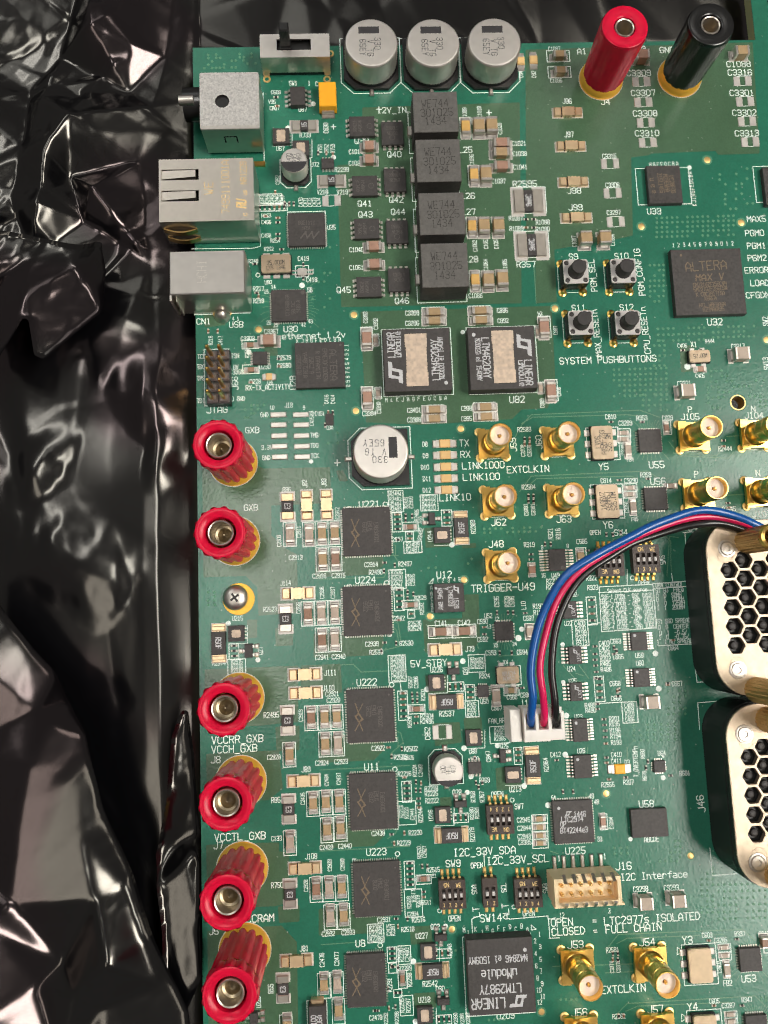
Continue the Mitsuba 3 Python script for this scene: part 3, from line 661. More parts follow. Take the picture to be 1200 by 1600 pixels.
def vias(x0, y0, x1, y1, nx, ny, keep=0.8):
    for j in range(ny):
        for i in range(nx):
            if rng.random() < keep:
                if math.hypot(x0 + (x1 - x0) * (i + .5) / nx - 1153, y0 + (y1 - y0) * (j + .5) / ny - 629) < 20: continue
                px, py = x0 + (x1 - x0) * (i + 0.5) / nx + (j % 2) * 0.4, y0 + (y1 - y0) * (j + 0.5) / ny - (x1 - x0) * (i / nx - .5) * 0.03
                c = at(px, py); u = spp(px, py); VIA.lathe(c, [(2.3 * u, 0.0), (1.9 * u, 0.05 * mm), (1.0 * u, 0.055 * mm), (0.5 * u, 0.012 * mm)], 8, cap1=True)
for a in ((1022, 335, 1150, 372, 16, 5, .85), (1012, 410, 1040, 475, 4, 8, .7), (1024, 508, 1104, 536, 10, 3, .8), (1110, 506, 1182, 530, 9, 3, .8), (1018, 528, 1042, 575, 3, 6, .6), (955, 572, 1045, 622, 11, 6, .9), (1000, 612, 1046, 645, 5, 4, .7), (1102, 600, 1200, 640, 12, 5, .55),
          (1098, 575, 1140, 600, 5, 3, .6), (1120, 260, 1180, 330, 7, 9, .35), (752, 822, 850, 834, 11, 2, .8), (985, 1128, 1060, 1160, 7, 4, .85), (1040, 1075, 1075, 1120, 4, 5, .6), (1000, 1340, 1062, 1352, 7, 1, .9), (1092, 1352, 1118, 1430, 3, 9, .8), (1118, 1376, 1200, 1440, 9, 6, .85),
          (955, 1320, 985, 1338, 3, 2, .8), (1044, 1310, 1066, 1344, 3, 4, .6), (872, 1555, 905, 1568, 4, 1, .9), (484, 380, 520, 500, 4, 9, .35), (722, 870, 740, 884, 3, 2, .6), (664, 880, 686, 894, 2, 1, .9), (316, 82, 402, 108, 14, 5, .4), (320, 922, 340, 948, 2, 4, .6), (380, 630, 420, 655, 8, 4, .4),
          (890, 1240, 920, 1244, 4, 1, .6), (1060, 600, 1064, 640, 1, 3, .5), (700, 1480, 716, 1500, 2, 2, .5), (968, 1050, 1000, 1062, 3, 2, .3), (1100, 590, 1200, 600, 8, 1, .7), (505, 668, 535, 700, 2, 2, .6), (856, 840, 872, 846, 3, 1, .8), (1186, 1556, 1200, 1566, 2, 2, .9), (760, 1590, 800, 1596, 5, 1, .9)):
    vias(*a)
c, u = at(1153, 629), spp(1153, 629); put(BOARD, 'mounting_hole', M().lathe(c, [(12.5 * u, .0), (12 * u, .05 * mm), (10.4 * u, .05 * mm), (10 * u, -.2 * mm), (9.8 * u, -BT)], 32), 'm_goldpad', 35, 'drilled hole with a pale plated rim near the right edge')
put(BOARD, 'via', VIA, 'm_via', stuff=True, label='fields of tiny tented through-holes')
for x, y in ((553, 492), (404, 515), (556, 642), (720, 670), (1002, 354), (1105, 250), (1158, 348), (867, 482), (725, 906), (672, 963), (947, 1240), (1079, 1337), (706, 1452), (846, 1581), (1198, 531)): testpad(x, y)

# ------------------------------------------------------------------ small parts: ceramic capacitors  x y w h way tone [frame]
F_ = lambda x, y, w, h: (x - w, y - h, x + w, y + h)
for x, y in ((577, 226), (577, 247)): capacitor(x, y, 20, 15, 'h', 'pink')
for x, y in ((584, 383), (585, 411)): capacitor(x, y, 23, 15, 'h', 'pink'); 
for x, y, o in ((728, 196, 0), (741, 271, 0), (738, 352, 0), (743, 436, 0)): capacitor(x, y, 13, 25, 'v', 'yellow', fr=F_(x - 1, y + 3, 8, 16))
for x, y in ((749, 194), (769, 193), (760, 269), (757, 350), (780, 350), (764, 435), (786, 433)): capacitor(x, y, 17, 25, 'v', 'tan', hgt=1.7 * mm)
for x, y, c in ((784, 221, 'pink'), (784, 236, 'tan'), (785, 257, 'pink')): capacitor(x, y, 25, 14, 'h', c, hgt=1.5 * mm)
for x, y in ((679, 486), (679, 500), (751, 484), (752, 499), (679, 639), (679, 653), (759, 635), (760, 650)): capacitor(x, y, 27, 12, 'h', 'tan', fr=F_(x - 2, y + 1, 17, 7))
for x, y, c in ((573, 527, 'pink'), (574, 620, 'pink'), (851, 510, 'pink'), (862, 609, 'pink')): capacitor(x, y, 15, 26, 'v', c, fr=F_(x, y + 1, 9, 17))
for x, y in ((587, 531), (591, 614), (841, 518), (845, 606)): capacitor(x, y, 7, 13, 'v', 'grey', hgt=.5 * mm, fr=F_(x, y, 5, 9))
capacitor(419, 530, 25, 17, 'h', 'pink', hgt=1.6 * mm)
for x, y in ((391, 538), (392, 577)): small(x, y, 15, 8)
capacitor(475, 424, 1, 1, 'h', 'grey', hgt=0.1 * mm) if False else None
for x, y in ((875, 83), (877, 108)): capacitor(x, y, 19, 11, 'h', 'tan', hgt=1.5 * mm, fr=F_(x - 3, y + 5, 17, 9))
for x, y, c in ((1161, 77, 'tan'), (1005, 83, 'pink')): capacitor(x, y, 21, 15, 'h', c, tall=True)
for x, y in ((917, 370), (947, 369)): capacitor(x, y, 18, 21, 'v', 'tan', tall=True)
for x, y in ((1076, 609), (1161, 551), (1021, 1098), (1011, 1413), (1062, 1409)): capacitor(x, y, 23, 20, 'h', 'grey', tall=True)
def bank(rows, vf=True):
    for x, y in rows: capacitor(x, y, 13, 25, 'v', ['tan', 'brown', 'tan', 'grey'][int(rng.integers(0, 4))], fr=F_(x, y, 10, 19))
bank([(453, 835), (483, 835), (503, 833), (523, 832), (504, 874), (524, 873)])
bank([(481, 959), (502, 958), (523, 957), (503, 1000), (523, 999)])
bank([(486, 1122), (507, 1121), (526, 1120), (508, 1163), (528, 1162), (452, 1179)])
bank([(489, 1256), (509, 1254), (530, 1253), (511, 1297), (532, 1295), (453, 1317)])
bank([(494, 1390), (514, 1389), (534, 1388), (516, 1433), (537, 1432)])
bank([(506, 1540), (527, 1538), (529, 1580)]); capacitor(448, 1604, 14, 24, 'v', 'tan', fr=F_(447, 1606, 10, 20))
for x, y in ((689, 987), (726, 986)): capacitor(x, y, 27, 13, 'h', 'brown', fr=F_(x - 1, y, 19, 10))
small(641, 823, 15, 8); small(642, 945, 16, 8); small(651, 1108, 16, 8); small(662, 1374, 14, 8); small(629, 1530, 8, 17, 'v')
for y in (1280, 1293, 1306, 1318): small(843 + (y - 1280) * .03, y, 15, 8, 'h', 'tan')
small(799, 1079, 14, 9, 'h', 'tan'); capacitor(776, 1088, 13, 24, 'v', 'grey', hgt=1.0 * mm); capacitor(829, 987, 12, 18, 'v', 'grey', fr=F_(829, 987, 9, 12))
capacitor(943, 1284, 9, 17, 'v', 'pink', fr=F_(943, 1284, 6, 12))
for x, y in ((975, 676), (975, 686), (985, 762), (985, 772), (1132, 1481), (1133, 1494), (1142, 1586), (1143, 1597)): capacitor(x, y, 13, 7, 'h', 'grey', hgt=.5 * mm, fr=F_(x, y, 10, 6))
for x, y in ((982, 702), (990, 791), (1137, 1516)): capacitor(x, y, 10, 20, 'v', 'grey', hgt=.6 * mm)
capacitor(1042, 668, 8, 15, 'v', 'pink', hgt=.5 * mm, fr=F_(1042, 668, 6, 11)); capacitor(1049, 759, 15, 8, 'h', 'grey', hgt=.5 * mm); capacitor(1198, 1474, 14, 16, 'v', 'brown', fr=F_(1200, 1474, 8, 14))
capacitor(832, 890, 11, 16, 'v', 'pink', hgt=.7 * mm); capacitor(908, 868, 11, 15, 'v', 'tan', hgt=.8 * mm, fr=F_(908, 868, 8, 12)); capacitor(1095, 576, 14, 9, 'h', 'pink', hgt=.5 * mm)
# bare lands where parts are left out
for x, y in ((1002, 128), (1005, 160), (1009, 192), (1012, 223), (1160, 127), (1164, 159), (1167, 190), (1172, 222)): pads(x, y, 18, 10, 15)
for x, y in ((953, 256), (957, 302), (962, 347)): pads(x, y, 19, 9, 16)
pads(518, 314, 19, 10, 17); pads(691, 1144, 21, 10, 22, label='shiny empty solder land')
for i, y in enumerate((648, 664, 681, 697.5, 714)):
    for x in (435, 470): 
        c, W_, H_ = R(x + i * .6, y, 0, 25, 8.5); put(BOARD, 'solder_pad', M().box(c, W_, H_, 0.01 * mm, 0.2 * mm, 0.14 * mm), 'm_tin')
# links
for x, y, w in ((888, 173, 47), (893, 226, 48), (897, 282, 48), (902, 338, 50)): link(x, y, w, 17)
for x, y in ((465, 927), (696, 1015), (476, 1054), (477, 1083), (474, 1221), (476, 1358), (463, 1503)): link(x, y, 55, 21)
for x, y in ((479, 789), (510, 788)): link(x, y, 20, 51, 'v')
# sense resistors
for x, y, w, h, tx, lb in ((341, 1005, 23, 57, 'R50F', None), (721, 824, 23, 49, 'R15F', None), (833, 1197, 24, 54, 'R50F', None)): shunt(x, y, w, h, 'v', tx, trot=-90 if x == 341 else 90)
for x, y in ((698, 1097), (706, 1306), (676, 1519)): shunt(x, y, 51, 24, 'h', 'R50F', trot=180)
for x, y in ((449, 791), (446, 967), (449, 1126), (451, 1265), (453, 1398), (442, 1546)): shunt(x, y, 20, 41, 'v', 'E3', 'flat', -90 if y < 1300 else 90, name='resistor')
for x, y in ((475, 195), (518, 281)): shunt(x, y, 37, 18, 'h', '15', 'wide', 90, name='resistor')
for x, y, s in ((826, 313, 'R009'), (831, 382, 'R009')):
    k = shunt(x, y, 44, 39, 'h', '', 'wide', 90, name='resistor', label='wide pale metal resistor with a dark middle and two broad silver ends'); t = M(); text(t, '9mRC', x, y, 8, 90, 0.73 * mm, .6, .15); put(k, 'marking', t, 'm_print'); frame(x - 26, y - 21, x + 26, y + 21)
# ------------------------------------------------------------------ chips
for x, y, n, d in ((565.5, 197, 39, 'l'), (570, 290, 39, 'l'), (573, 357, 38, 'l'), (576.5, 448, 39, 'l')):
    w = 38
    chip(x, y, w, 32, 1.0, 'h', 4, 5.5, [('D6MC1F', -11, 0, 5, 90), ('A45M74', -3, 0, 5, 90)], name='power_transistor')
for x, y in ((613, 208), (617, 281), (620.5, 362), (623.5, 437)):
    chip(x, y, 33, 37, 1.0, 'v', 4, 5.5, [('0900LS', 0, -8, 5, 0), ('NE353', 0, 0, 5, 0)], name='power_transistor')
QK = [BOARD + '__power_transistor'] + [BOARD + f'__power_transistor_{i:03d}' for i in range(1, 8)]
for x, y, dx in ((565.5, 197, 12), (570, 290, 10), (573, 357, 9), (576.5, 448, 9), (613, 215, 0), (617, 270, 0), (620.5, 370, 0), (623.5, 430, 0)):
    t = M(); u = spp(x, y); c = at(x + dx, y, 1.04 * mm); t.line([c[:2] + 4 * u * np.array([math.cos(a), math.sin(a)]) for a in np.linspace(0, 6.3, 12)], .8 * u, 1.04 * mm); put(QK.pop(0), 'marking', t, 'm_laser')
chip(465, 149.5, 22, 30, 1.3, 'h', 4, 9, name='chip', label='small eight-legged black chip beside the yellow tantalum capacitor')
chip(479, 358, 56, 53, 0.9, 'qfn', 16, 0, [('88E1111', 0, -10, 6, 0), ('BAB1', 0, -2, 5, 0)], label='square black network chip below the small dark-tipped can capacitor')
t = M(); [t.line([at(x0, 372, .95 * mm), at(x0 + 8, 362, .95 * mm)], 2.2 * spp(480, 367), .95 * mm) for x0 in (470, 480, 490)]; [t.line([at(x0, 362, .95 * mm), at(x0 + 3, 372, .95 * mm)], 2.2 * spp(480, 367), .95 * mm) for x0 in (477, 487)]; put('circuit_board__chip_001', 'emblem', t, 'm_laser')
chip(451, 477, 53, 50, 0.9, 'qfn', 14, 0, [('CY7C68013A', -2, 0, 5.5, 90), ('56LTXC', 7, 4, 5.5, 90), ('1438 A', 15, 2, 5.5, 90)], label='square black chip with solder leads on all four sides below the gold crystal', dotp=(22, -20))
chip(406, 559, 22, 20, 0.9, 'h', 5, 4, label='tiny black chip beside the pin header')
chip(500, 570, 76, 72, 1.3, 'bga', 0, 0, [('EPM570F100C5N', 8, 0, 6.5, -90), ('N CAAAM117N', -3, 0, 6.5, -90), ('15BCZ A', -13, 0, 6.5, -90), ('VA4BE7231A', -23, 0, 6.5, -90), ('U7HC0108', -33, 0, 6.5, -90), ('ALTERA', 21, 0, 10, -90)], label='square black programmable chip with its lettering turned on its side', dotp=(32, -31, 2))
chip(515, 655, 12, 18, 0.6); chip(512, 255, 19, 16, 0.7, 'v', 4, 4)
chip(1038.5, 288, 51, 60, 1.2, '', 0, 0, [('PC28F00', 12, 0, 6.5, -86), ('M29EWHA', 3, -2, 6.5, -86), ('Z1511455', -6, -2, 6.5, -86), ('\u00b5 e e', -17, 2, 8, -86)], 'm_brand', label='tall black memory chip in a white outlined box near the top edge')
frame(996, 262, 1077, 320)
chip(1220, 290, 50, 60, 1.2, '', label='second memory chip cut by the right edge of the picture'); frame(1180, 259, 1260, 316)
chip(1107, 440, 108, 104, 1.5, 'bga', 0, 0, [('ALTERA', -4, -25, 14, 2, .78, .11), ('MAX V', 2, -7, 10, 2, .9, .17, .12), ('5M2210ZF256C4N', 2, 4, 6, 2), ('5M2210ZF256C5N', 3, 11, 6, 2), ('K CBC281715A', 3, 19, 6, 2), ('KOREA', 3, 26, 6, 2), ('HTL_NBF3AUN', 6, 36, 6, 2), ('H27MAKR35', 8, 43, 6, 2)], 'm_brand', label='largest black square chip, lettered near the right edge of the board', dotp=(-43, -41, 2))
def xlogo(k, x, y, z=1.0 * mm):
    t = M(); u = spp(x, y, z)
    for a, b, w in (((-6, -21), (0, -4), 1.6), ((6, -21), (-4, -1), 1.2), ((0, -4), (6, 4), 2.2), ((-6, -1), (0, 8), 2.2), ((4, 3), (-6, 22), 1.6), ((0, 8), (6, 22), 1.6), ((-5, -1), (0, -5), 2), ((6, 4), (1, 8), 2)): t.line([at(x + a[0], y + a[1], z), at(x + b[0], y + b[1], z)], w * u, z)
    put(k, 'emblem', t, 'm_brand')
for x, y, w, h, lb in ((573, 830, 75, 75, 'first'), (574, 954, 76, 77, 'second'), (579, 1118, 75, 82, 'third'), (583, 1252, 75, 86, 'fourth'), (589, 1389, 75, 83, 'fifth'), (572, 1532, 63, 80, 'lowest')):
    k, c, W_, H_ = chip(x, y, w, h, 0.95, 'qfn', 20, 0, [('EN63A0QI', 15, 2, 6.5, -90), ('EMUI', 5, -8, 6.5, -90), ('G502', -3, -6, 6.5, -90)], label=f'square black regulator chip with a crossed emblem, {lb} from the top in its column', dotp=(w * .38, -h * .40, 1.5))
    xlogo(k, x - w * .24, y + 2)
k, c, W_, H_ = chip(702, 934, 47, 45, 2.3, 'bga', 0, 0, [('1528', 11, 8, 7, -90, .62), ('LTM8029', 2, -2, 7, -90, .62), ('Y', -6, -14, 7, -90), ('N945 BMY', -14, 2, 7, -90, .62)], 'm_print', name='power_module', label='small tall black power module lettered on its side beside two gold test pads', dotp=(-21, -15, 2))
t = M(); lt_logo(t, 713, 921, 8, -90, 2.35 * mm); put(k, 'emblem', t, 'm_print')
for side, x, y, gx, gy, lb in ((1, 652, 562, 651, 562, 'left of the two large black power modules with a bare metal strip on top'), (-1, 785, 559, 787, 557, 'right of the two large black power modules with a bare metal strip on top')):
    s = side; r = 90 * s
    k, c, W_, H_ = chip(x, y, 103, 99, 3.2, 'bga', 0, 0, [('LINEAR', -41 * s, -23 * s, 11, r, .62), ('\u00b5Module', -31 * s, -24 * s, 9.5, r, .62), ('LTM4620AY', 27 * s + (1 if s > 0 else 2), 0 * s, 11, r, .66), ('N20020 e1 1540MY', 37 * s, -3 * s, 7.5, r, .56)], 'm_print', name='power_module', label=lb, dotp=(45 * s, 36 * s, 3))
    t = M(); lt_logo(t, x - 34 * s, y + 20 * s, 22, r, 3.25 * mm); put(k, 'emblem', t, 'm_print')
    cc, a, b = R(gx, gy, 3.25 * mm, 34, 83)
    g = sbox(cc[0] - a / 2, cc[1] - b / 2, cc[0] + a / 2, cc[1] + b / 2).difference(sbox(cc[0] - a, cc[1] - b * .25, cc[0] - a * .47, cc[1] + b * .25)).difference(sbox(cc[0] + a * .47, cc[1] - b * .25, cc[0] + a, cc[1] + b * .25)); g2 = g.buffer(-.1 * mm)
    put(k, 'heat_strip', M().poly(g, 3.15 * mm, 3.25 * mm).poly(g2, 3.25 * mm, 3.28 * mm), 'm_thermal')
    frame(x - 53, y - 49, x + 53, y + 56)
k, c, W_, H_ = chip(783, 1525, 107, 114, 2.9, 'bga', 0, 0, [('N42846 e1 1509MY', -5, -26, 10, 180, .60), ('\u00b5Module', -3, -3, 13.5, 180, .62), ('LTM2987Y', -1, 20, 13, 180, .66), ('LINEAR', -20, 43, 15, 180, .62)], 'm_print', name='power_module', label='tall black power module at the bottom with upside-down white lettering', dotp=(37, -41, 3.2))
t = M(); lt_logo(t, 33 + 781 - 4, 41 + 1523, 18, 180, 2.95 * mm); put(k, 'emblem', t, 'm_print'); frame(724, 1463, 834, 1582)
k, c, W_, H_ = chip(896, 1284, 64, 65, 0.95, 'qfn', 16, 0, [('1446', 10, -12, 8, 0, .62), ('LTC2974', -2, -4, 8, 0, .64), ('UP', -16, 4, 8, 0), ('BT42244e3', 1, 13, 8, 0, .62)], 'm_print', label='square grey-black chip with four lines of white lettering', dotp=(-23, -21, 2.6))
t = M(); lt_logo(t, 888, 1271, 7, 0, 1.0 * mm); put(k, 'emblem', t, 'm_print')
chip(1015, 1286, 58, 43, 1.1, 'bga', label='plain blank black chip right of the grey-black lettered one')
chip(871, 875, 26, 34, 1.0, 'h', 8, 14, label='black chip with two long rows of silver legs beside the looping wires', dotp=(8, 12, 3))
for x, y, n, w, h, q in ((891, 953, 5, 21, 27, 1), (899, 1024, 5, 20, 27, 1), (901, 1081, 5, 19, 28, 1), (907, 1141, 8, 23, 35, 0), (911, 1198, 7, 28, 35, 0), (999, 1002, 7, 25, 28, 0), (1003, 1059, 7, 25, 28, 0)):
    k, c, W_, H_ = chip(x, y, w, h, 1.0, 'h', n, 11, [('LTC4', 5, 3, 5, 90, .6)] if q else [], 'm_print', dotp=None if q else (-w * .3, -h * .32, 2.4))
    if q: t = M(); lt_logo(t, x, y - 6, 6, 90, 1.05 * mm); put(k, 'emblem', t, 'm_print')
chip(788, 986, 29, 29, 0.8, 'qfn', 6); chip(755, 1080, 18, 18, 0.7, 'qfn', 5); chip(742, 1200, 21, 18, 0.8, 'v', 4, 5); chip(1031, 1198, 18, 18, 0.8, 'qfn', 4)
for x, y in ((1016, 688), (1025, 779), (1173, 1500), (1183, 1605)): chip(x, y, 35, 35, 0.9, 'qfn', 8)
for x, y, a, b in ((439, 212, 13, 19), (470, 231, 13, 17), (369, 990, 14, 12), (691, 836, 16, 12), (682, 1067, 12, 17), (740, 1153, 12, 17), (692, 1274, 12, 18), (802, 1211, 18, 11), (669, 1488, 13, 18), (664, 1587, 13, 18)): padchip(x, y, 25, 25, a, b)
for x, y, w, h, o in ((388, 1017, 13, 22, 'r'), (675, 810, 11, 20, 'l'), (709, 1049, 20, 11, 'u'), (786, 1182, 11, 21, 'r'), (720, 1257, 21, 11, 'u'), (689, 1466, 21, 11, 'u'), (693, 1566, 21, 11, 'u'), (396, 1592, 14, 18, 'r')): sot23(x, y, w, h, o)
# tall black tantalum at the very bottom
k = comp('tantalum_capacitor', 'black moulded capacitor cut by the bottom edge of the picture'); c, W_, H_ = R(496, 1600, 2.4 * mm, 28, 60)
put(k, 'body', M().box(c, W_, H_ * .9, 0.1 * mm, 2.4 * mm, 0.1 * mm), 'm_chip'); put(k, 'terminal', M().box(c + [0, H_ * .47, 0], W_ * .75, 1.0 * mm, 0.05 * mm, 1.5 * mm, 0.2 * mm), 'm_link')
t = M(); text(t, '100', 490, 1594, 8, 90, 2.44 * mm); text(t, '06A', 499, 1594, 8, 90, 2.44 * mm); put(k, 'marking', t, 'm_print'); frame(480, 1564, 512, 1640)
# arrays of tiny parts
for a in ((613, 801, 628, 831, 4), (616, 918, 631, 954, 4), (622, 1080, 637, 1125, 5), (628, 1221, 643, 1253, 4), (632, 1346, 648, 1388, 5), (605, 1480, 620, 1503, 3), (607, 1505, 620, 1520, 1), (634, 831, 646, 846, 2), (637, 954, 648, 966, 1), (690, 797, 706, 822, 3), (358, 1006, 373, 1030, 3), (727, 1070, 742, 1095, 3), (803, 1168, 816, 1194, 3), (917, 933, 932, 976, 4), (929, 1057, 944, 1096, 4), (615, 1546, 628, 1558, 2)): array(*a)
for a in ((699, 1066, 725, 1080, 3), (708, 1271, 732, 1285, 3), (677, 1483, 705, 1497, 3), (682, 1586, 706, 1600, 3), (402, 318, 448, 330, 6)): array(*a, 'v')
for l in '''431 151 h|433 165 h|622 843 h|601 879 h|600 892 v|617 883 v|623 969 h|601 1004 h|596 1017 v|619 1005 v|607 1168 h|612 1182 v|628 1170 v|632 1215 h|612 1304 h|616 1318 v|632 1302 v|619 1436 h|622 1448 v|637 1436 v|634 806 v|644 806 v|634 813 v|637 925 v|646 928 v|637 935 v|644 1085 v|652 1085 v|645 1095 v|652 1095 v|651 1120 h|650 1130 h|650 1222 v|658 1224 v|650 1235 v|657 1235 v|654 1248 h|654 1256 h|655 1262 h|660 1354 v|668 1354 v|662 1394 h|662 1402 h|822 342 h|834 342 h|822 355 h|834 355 h|415 337 h|434 340 h|434 347 h|434 365 h|434 372 h|440 389 h|398 412 h|401 457 h|404 463 v|474 413 v|474 434 v|520 644 v|513 644 v|508 664 v|392 597 h|436 560 h|436 572 h|325 517 v|340 517 v|403 568 h|820 686 v|828 686 v|820 694 v|828 694 v|826 775 v|834 775 v|826 783 v|834 783 v|955 659 h|968 750 h|1004 659 h|1013 748 h|1131 688 h|1131 697 h|1138 786 h|1139 793 h|852 850 v|861 850 v|830 866 h|830 874 h|920 880 h|922 894 h|777 957 v|794 957 v|802 957 v|821 958 h|757 980 h|757 991 h|781 1020 v|800 1020 v|812 1075 h|816 1075 h|930 1010 h|930 1022 h|930 1031 h|931 1040 h|932 1050 h|932 1060 h|960 1012 v|964 1017 v|960 1022 h|934 1100 h|934 1108 h|944 1124 h|945 1133 h|946 1142 h|946 1152 h|947 1162 h|870 1188 h|948 1184 h|948 1192 h|952 1218 h|978 1215 h|965 1080 v|968 1078 v|966 1088 h|880 1237 v|896 1237 v|744 1223 v|754 1223 v|748 1230 v|1013 1190 v|1010 1200 v|1044 1068 h|1044 1070 h|1052 1000 h|1048 1212 h|958 1490 v|966 1490 v|958 1500 v|966 1500 v|1108 1470 h|1116 1572 h|1152 1468 h|1160 1572 h|967 1588 v|975 1588 v|607 1545 v|612 1510 v|622 1512 v|618 1574 v|608 1576 v|742 1185 v|1095 547 h|1067 547 h|980 842 v|993 842 v|948 835 v|958 835 v|970 832 v|450 1122 h|918 860 h|497 238 v|510 238 v|520 240 v|586 1580 h|590 1580 h|430 300 v|445 318 v|452 318 v|459 318 v'''.split('|'):
    a, b, o = l.split(); tiny(float(a), float(b), o, kind=int(rng.integers(0, 5) == 0))
put(BOARD, 'tiny_component', TINY, 'm_tiny', stuff=True, label='scattered chip resistors and capacitors the size of grains')

# ------------------------------------------------------------------ big through-hole and connector parts
for x, y, lb in ((771, 693, 'leftmost gold coaxial socket of the top row, above the clock lettering'), (872.5, 690, 'second gold coaxial socket of the top row, left of the crystal'), (778, 784, 'leftmost gold coaxial socket of the second row'), (879, 781, 'second gold coaxial socket of the second row'),
                 (783, 883, 'single gold coaxial socket below the two rows, above the trigger lettering'), (1084, 681, 'third gold coaxial socket of the top row'), (1181, 678, 'gold coaxial socket of the top row cut by the right edge'), (1092, 772, 'third gold coaxial socket of the second row, by the wire loop'), (1189, 769, 'gold coaxial socket of the second row cut by the right edge'),
                 (903, 1511, 'left gold coaxial socket of the pair near the bottom'), (1017, 1507, 'right gold coaxial socket of the pair near the bottom'), (909, 1617, 'left gold coaxial socket cut by the bottom edge'), (1029, 1612, 'right gold coaxial socket cut by the bottom edge')): coax(x, y, lb)
for i, (x, y, lb) in enumerate(((364, 722, 'topmost red banana jack on the left edge'), (367, 845, 'second red banana jack from the top, its sleeve rimmed in white'), (373, 1091, 'third red banana jack from the top, below the cross-head screw'), (376, 1222, 'fourth red banana jack from the top'), (378, 1358, 'fifth red banana jack from the top'), (382, 1486, 'lowest red banana jack, leaning towards the bottom edge'))):
    banana(x, y, lb, spin=i * .4, inner='m_tin' if i == 1 else 'm_steel', fl_d=(4.2, 4.8, 2.0, 1.8, 2.6, 2.4)[i])
banana(940, 122, 'tall red banana jack at the top edge', 15.8, 5.05, 'm_red', 12, 0.016, top=False)
banana(1063, 118, 'tall black banana jack at the top edge', 15.8, 5.05, 'm_blackgloss', 12, 0.016, top=False)
for x, y, lb in ((580, 66, 'leftmost of the three silver can capacitors at the top edge'), (677, 66, 'middle of the three silver can capacitors at the top edge'), (773, 65, 'rightmost of the three silver can capacitors at the top edge')):
    can_cap(x, y, 40, 7.1, [('330', x + 10, y + 2, ), ('V TG', x - 1, y + 9), ('65EY', x - 13, y + 8)], -91, ('rect', x - 4, y - 19, 31, 11), lb, hp=9, adv=.78)
can_cap(595, 705, 43.5, 7.1, [('330', 594, 718), ('V TG', 587, 706), ('65EY', 584, 692)], 178, ('rect', 614, 699, 13, 33), 'large silver can capacitor in the middle with upside-down figures', 'l', hp=10, adv=.88)
can_cap(459, 250, 20.5, 5.0, [('470', 451, 245), ('HPT', 459, 245), ('4G7', 467, 245)], 91, ('seg', -math.pi / 2, 0.12), 'small silver can capacitor with a half-black top above the network chip', hp=6.5)
can_cap(701, 1206, 24, 5.0, [('100', 692, 1203), ('HFT', 700, 1203), ('4G7', 708, 1202)], 91, ('seg', -math.pi / 2, 0.55), 'small silver can capacitor with a black-edged top in the lower middle', 'u', hp=7)
for x, y, w, h in ((680.5, 174.5, 67, 65), (685, 250.5, 67, 68), (690.5, 333.5, 69, 67), (695, 414, 71, 70)): inductor(x, y, w, h, 7.1)
oscillator(431, 411, 45, 29, [('25.000M', 0, -1, 6.5, 2), ('CTS 1346', 0, 7, 6, 2)], 'gold and bronze crystal lying above the chip with leads on all sides', 'm_lid', 1.4, False, 3)
oscillator(472, 424, 15, 12, [], None, 'm_tin', .6, True, 2); frame(462, 415, 482, 433)
oscillator(942, 691, 33, 52, [('LVDS', -8, 0, 8, 91), ('AX5M-233', 0, 0, 8, 91), ('S25:3M', 9, 0, 8, 91)], 'upper of the two bronze oscillators beside the coaxial sockets', 'm_lid'); frame(917, 668, 967, 719)
oscillator(950, 783, 34, 52, [('1436VZ', -8, 0, 8, 91), ('A5MM5J', 0, 0, 8, 91), ('525.0M', 9, 0, 8, 91)], 'lower of the two bronze oscillators beside the coaxial sockets', 'm_lid'); frame(924, 757, 974, 810)
oscillator(1095.5, 1510, 37, 52, [], 'plain gold oscillator beside the bottom pair of coaxial sockets', 'm_goldlid'); frame(1066, 1476, 1121, 1537)
oscillator(1104, 1615, 37, 52, [], 'gold oscillator cut by the bottom edge', 'm_goldlid'); frame(1074, 1579, 1130, 1640)
oscillator(794, 1055, 35, 26, [('XRUC14', 1, -3, 6, 3), ('A0M13', 1, 5, 6, 3)], 'small silver-brown oscillator left of the fan wires', 'm_lid', 1.2, False, 2, 'm_print'); frame(775, 1041, 814, 1070)
oscillator(1094, 556, 32, 19, [('50.00M', 0, 0, 6, 3)], 'small bronze oscillator below the largest chip', 'm_lid', 1.3, False, 2)
for y, s in ((692.5, 'TX'), (710.5, 'RX'), (729, 'LINK1000'), (747, 'LINK100'), (765, 'LINK10')): led(695 + (y - 692) * .04, y, 38, 13)
led(420, 588, 22, 11); led(814, 94, 12, 29, 'v'); led(834, 92, 12, 29, 'v'); led(969, 1202, 38, 15, label='amber indicator lamp right of the legged chips', col='m_orange')
for x, y, n, w, lb, fl in ((782, 1281, 4, 43, 'dark switch block under the small can capacitor, its figures upside down', True), (707, 1398, 4, 43, 'leftmost dark switch block of the lower row', False), (766, 1395, 2, 24, 'narrow two-way dark switch block', False), (826, 1396, 4, 44, 'dark switch block left of the ivory header', False), (954, 878, 4, 42, 'dark switch block half under the looping wires', True), (1010, 873, 4, 42, 'dark switch block below the wires, beside the printed table', False)):
    dip_switch(x, y, w, 44, n, lb, fl, gold='m_gold' if y < 900 else 'm_goldpad', words=n == 4)
for x, y, lb in ((900, 424, 'push button at upper left of the four'), (974, 423, 'push button at upper right of the four'), (908, 504, 'push button at lower left of the four'), (981, 504, 'push button at lower right of the four')): button(x, y, 'small square ' + lb)

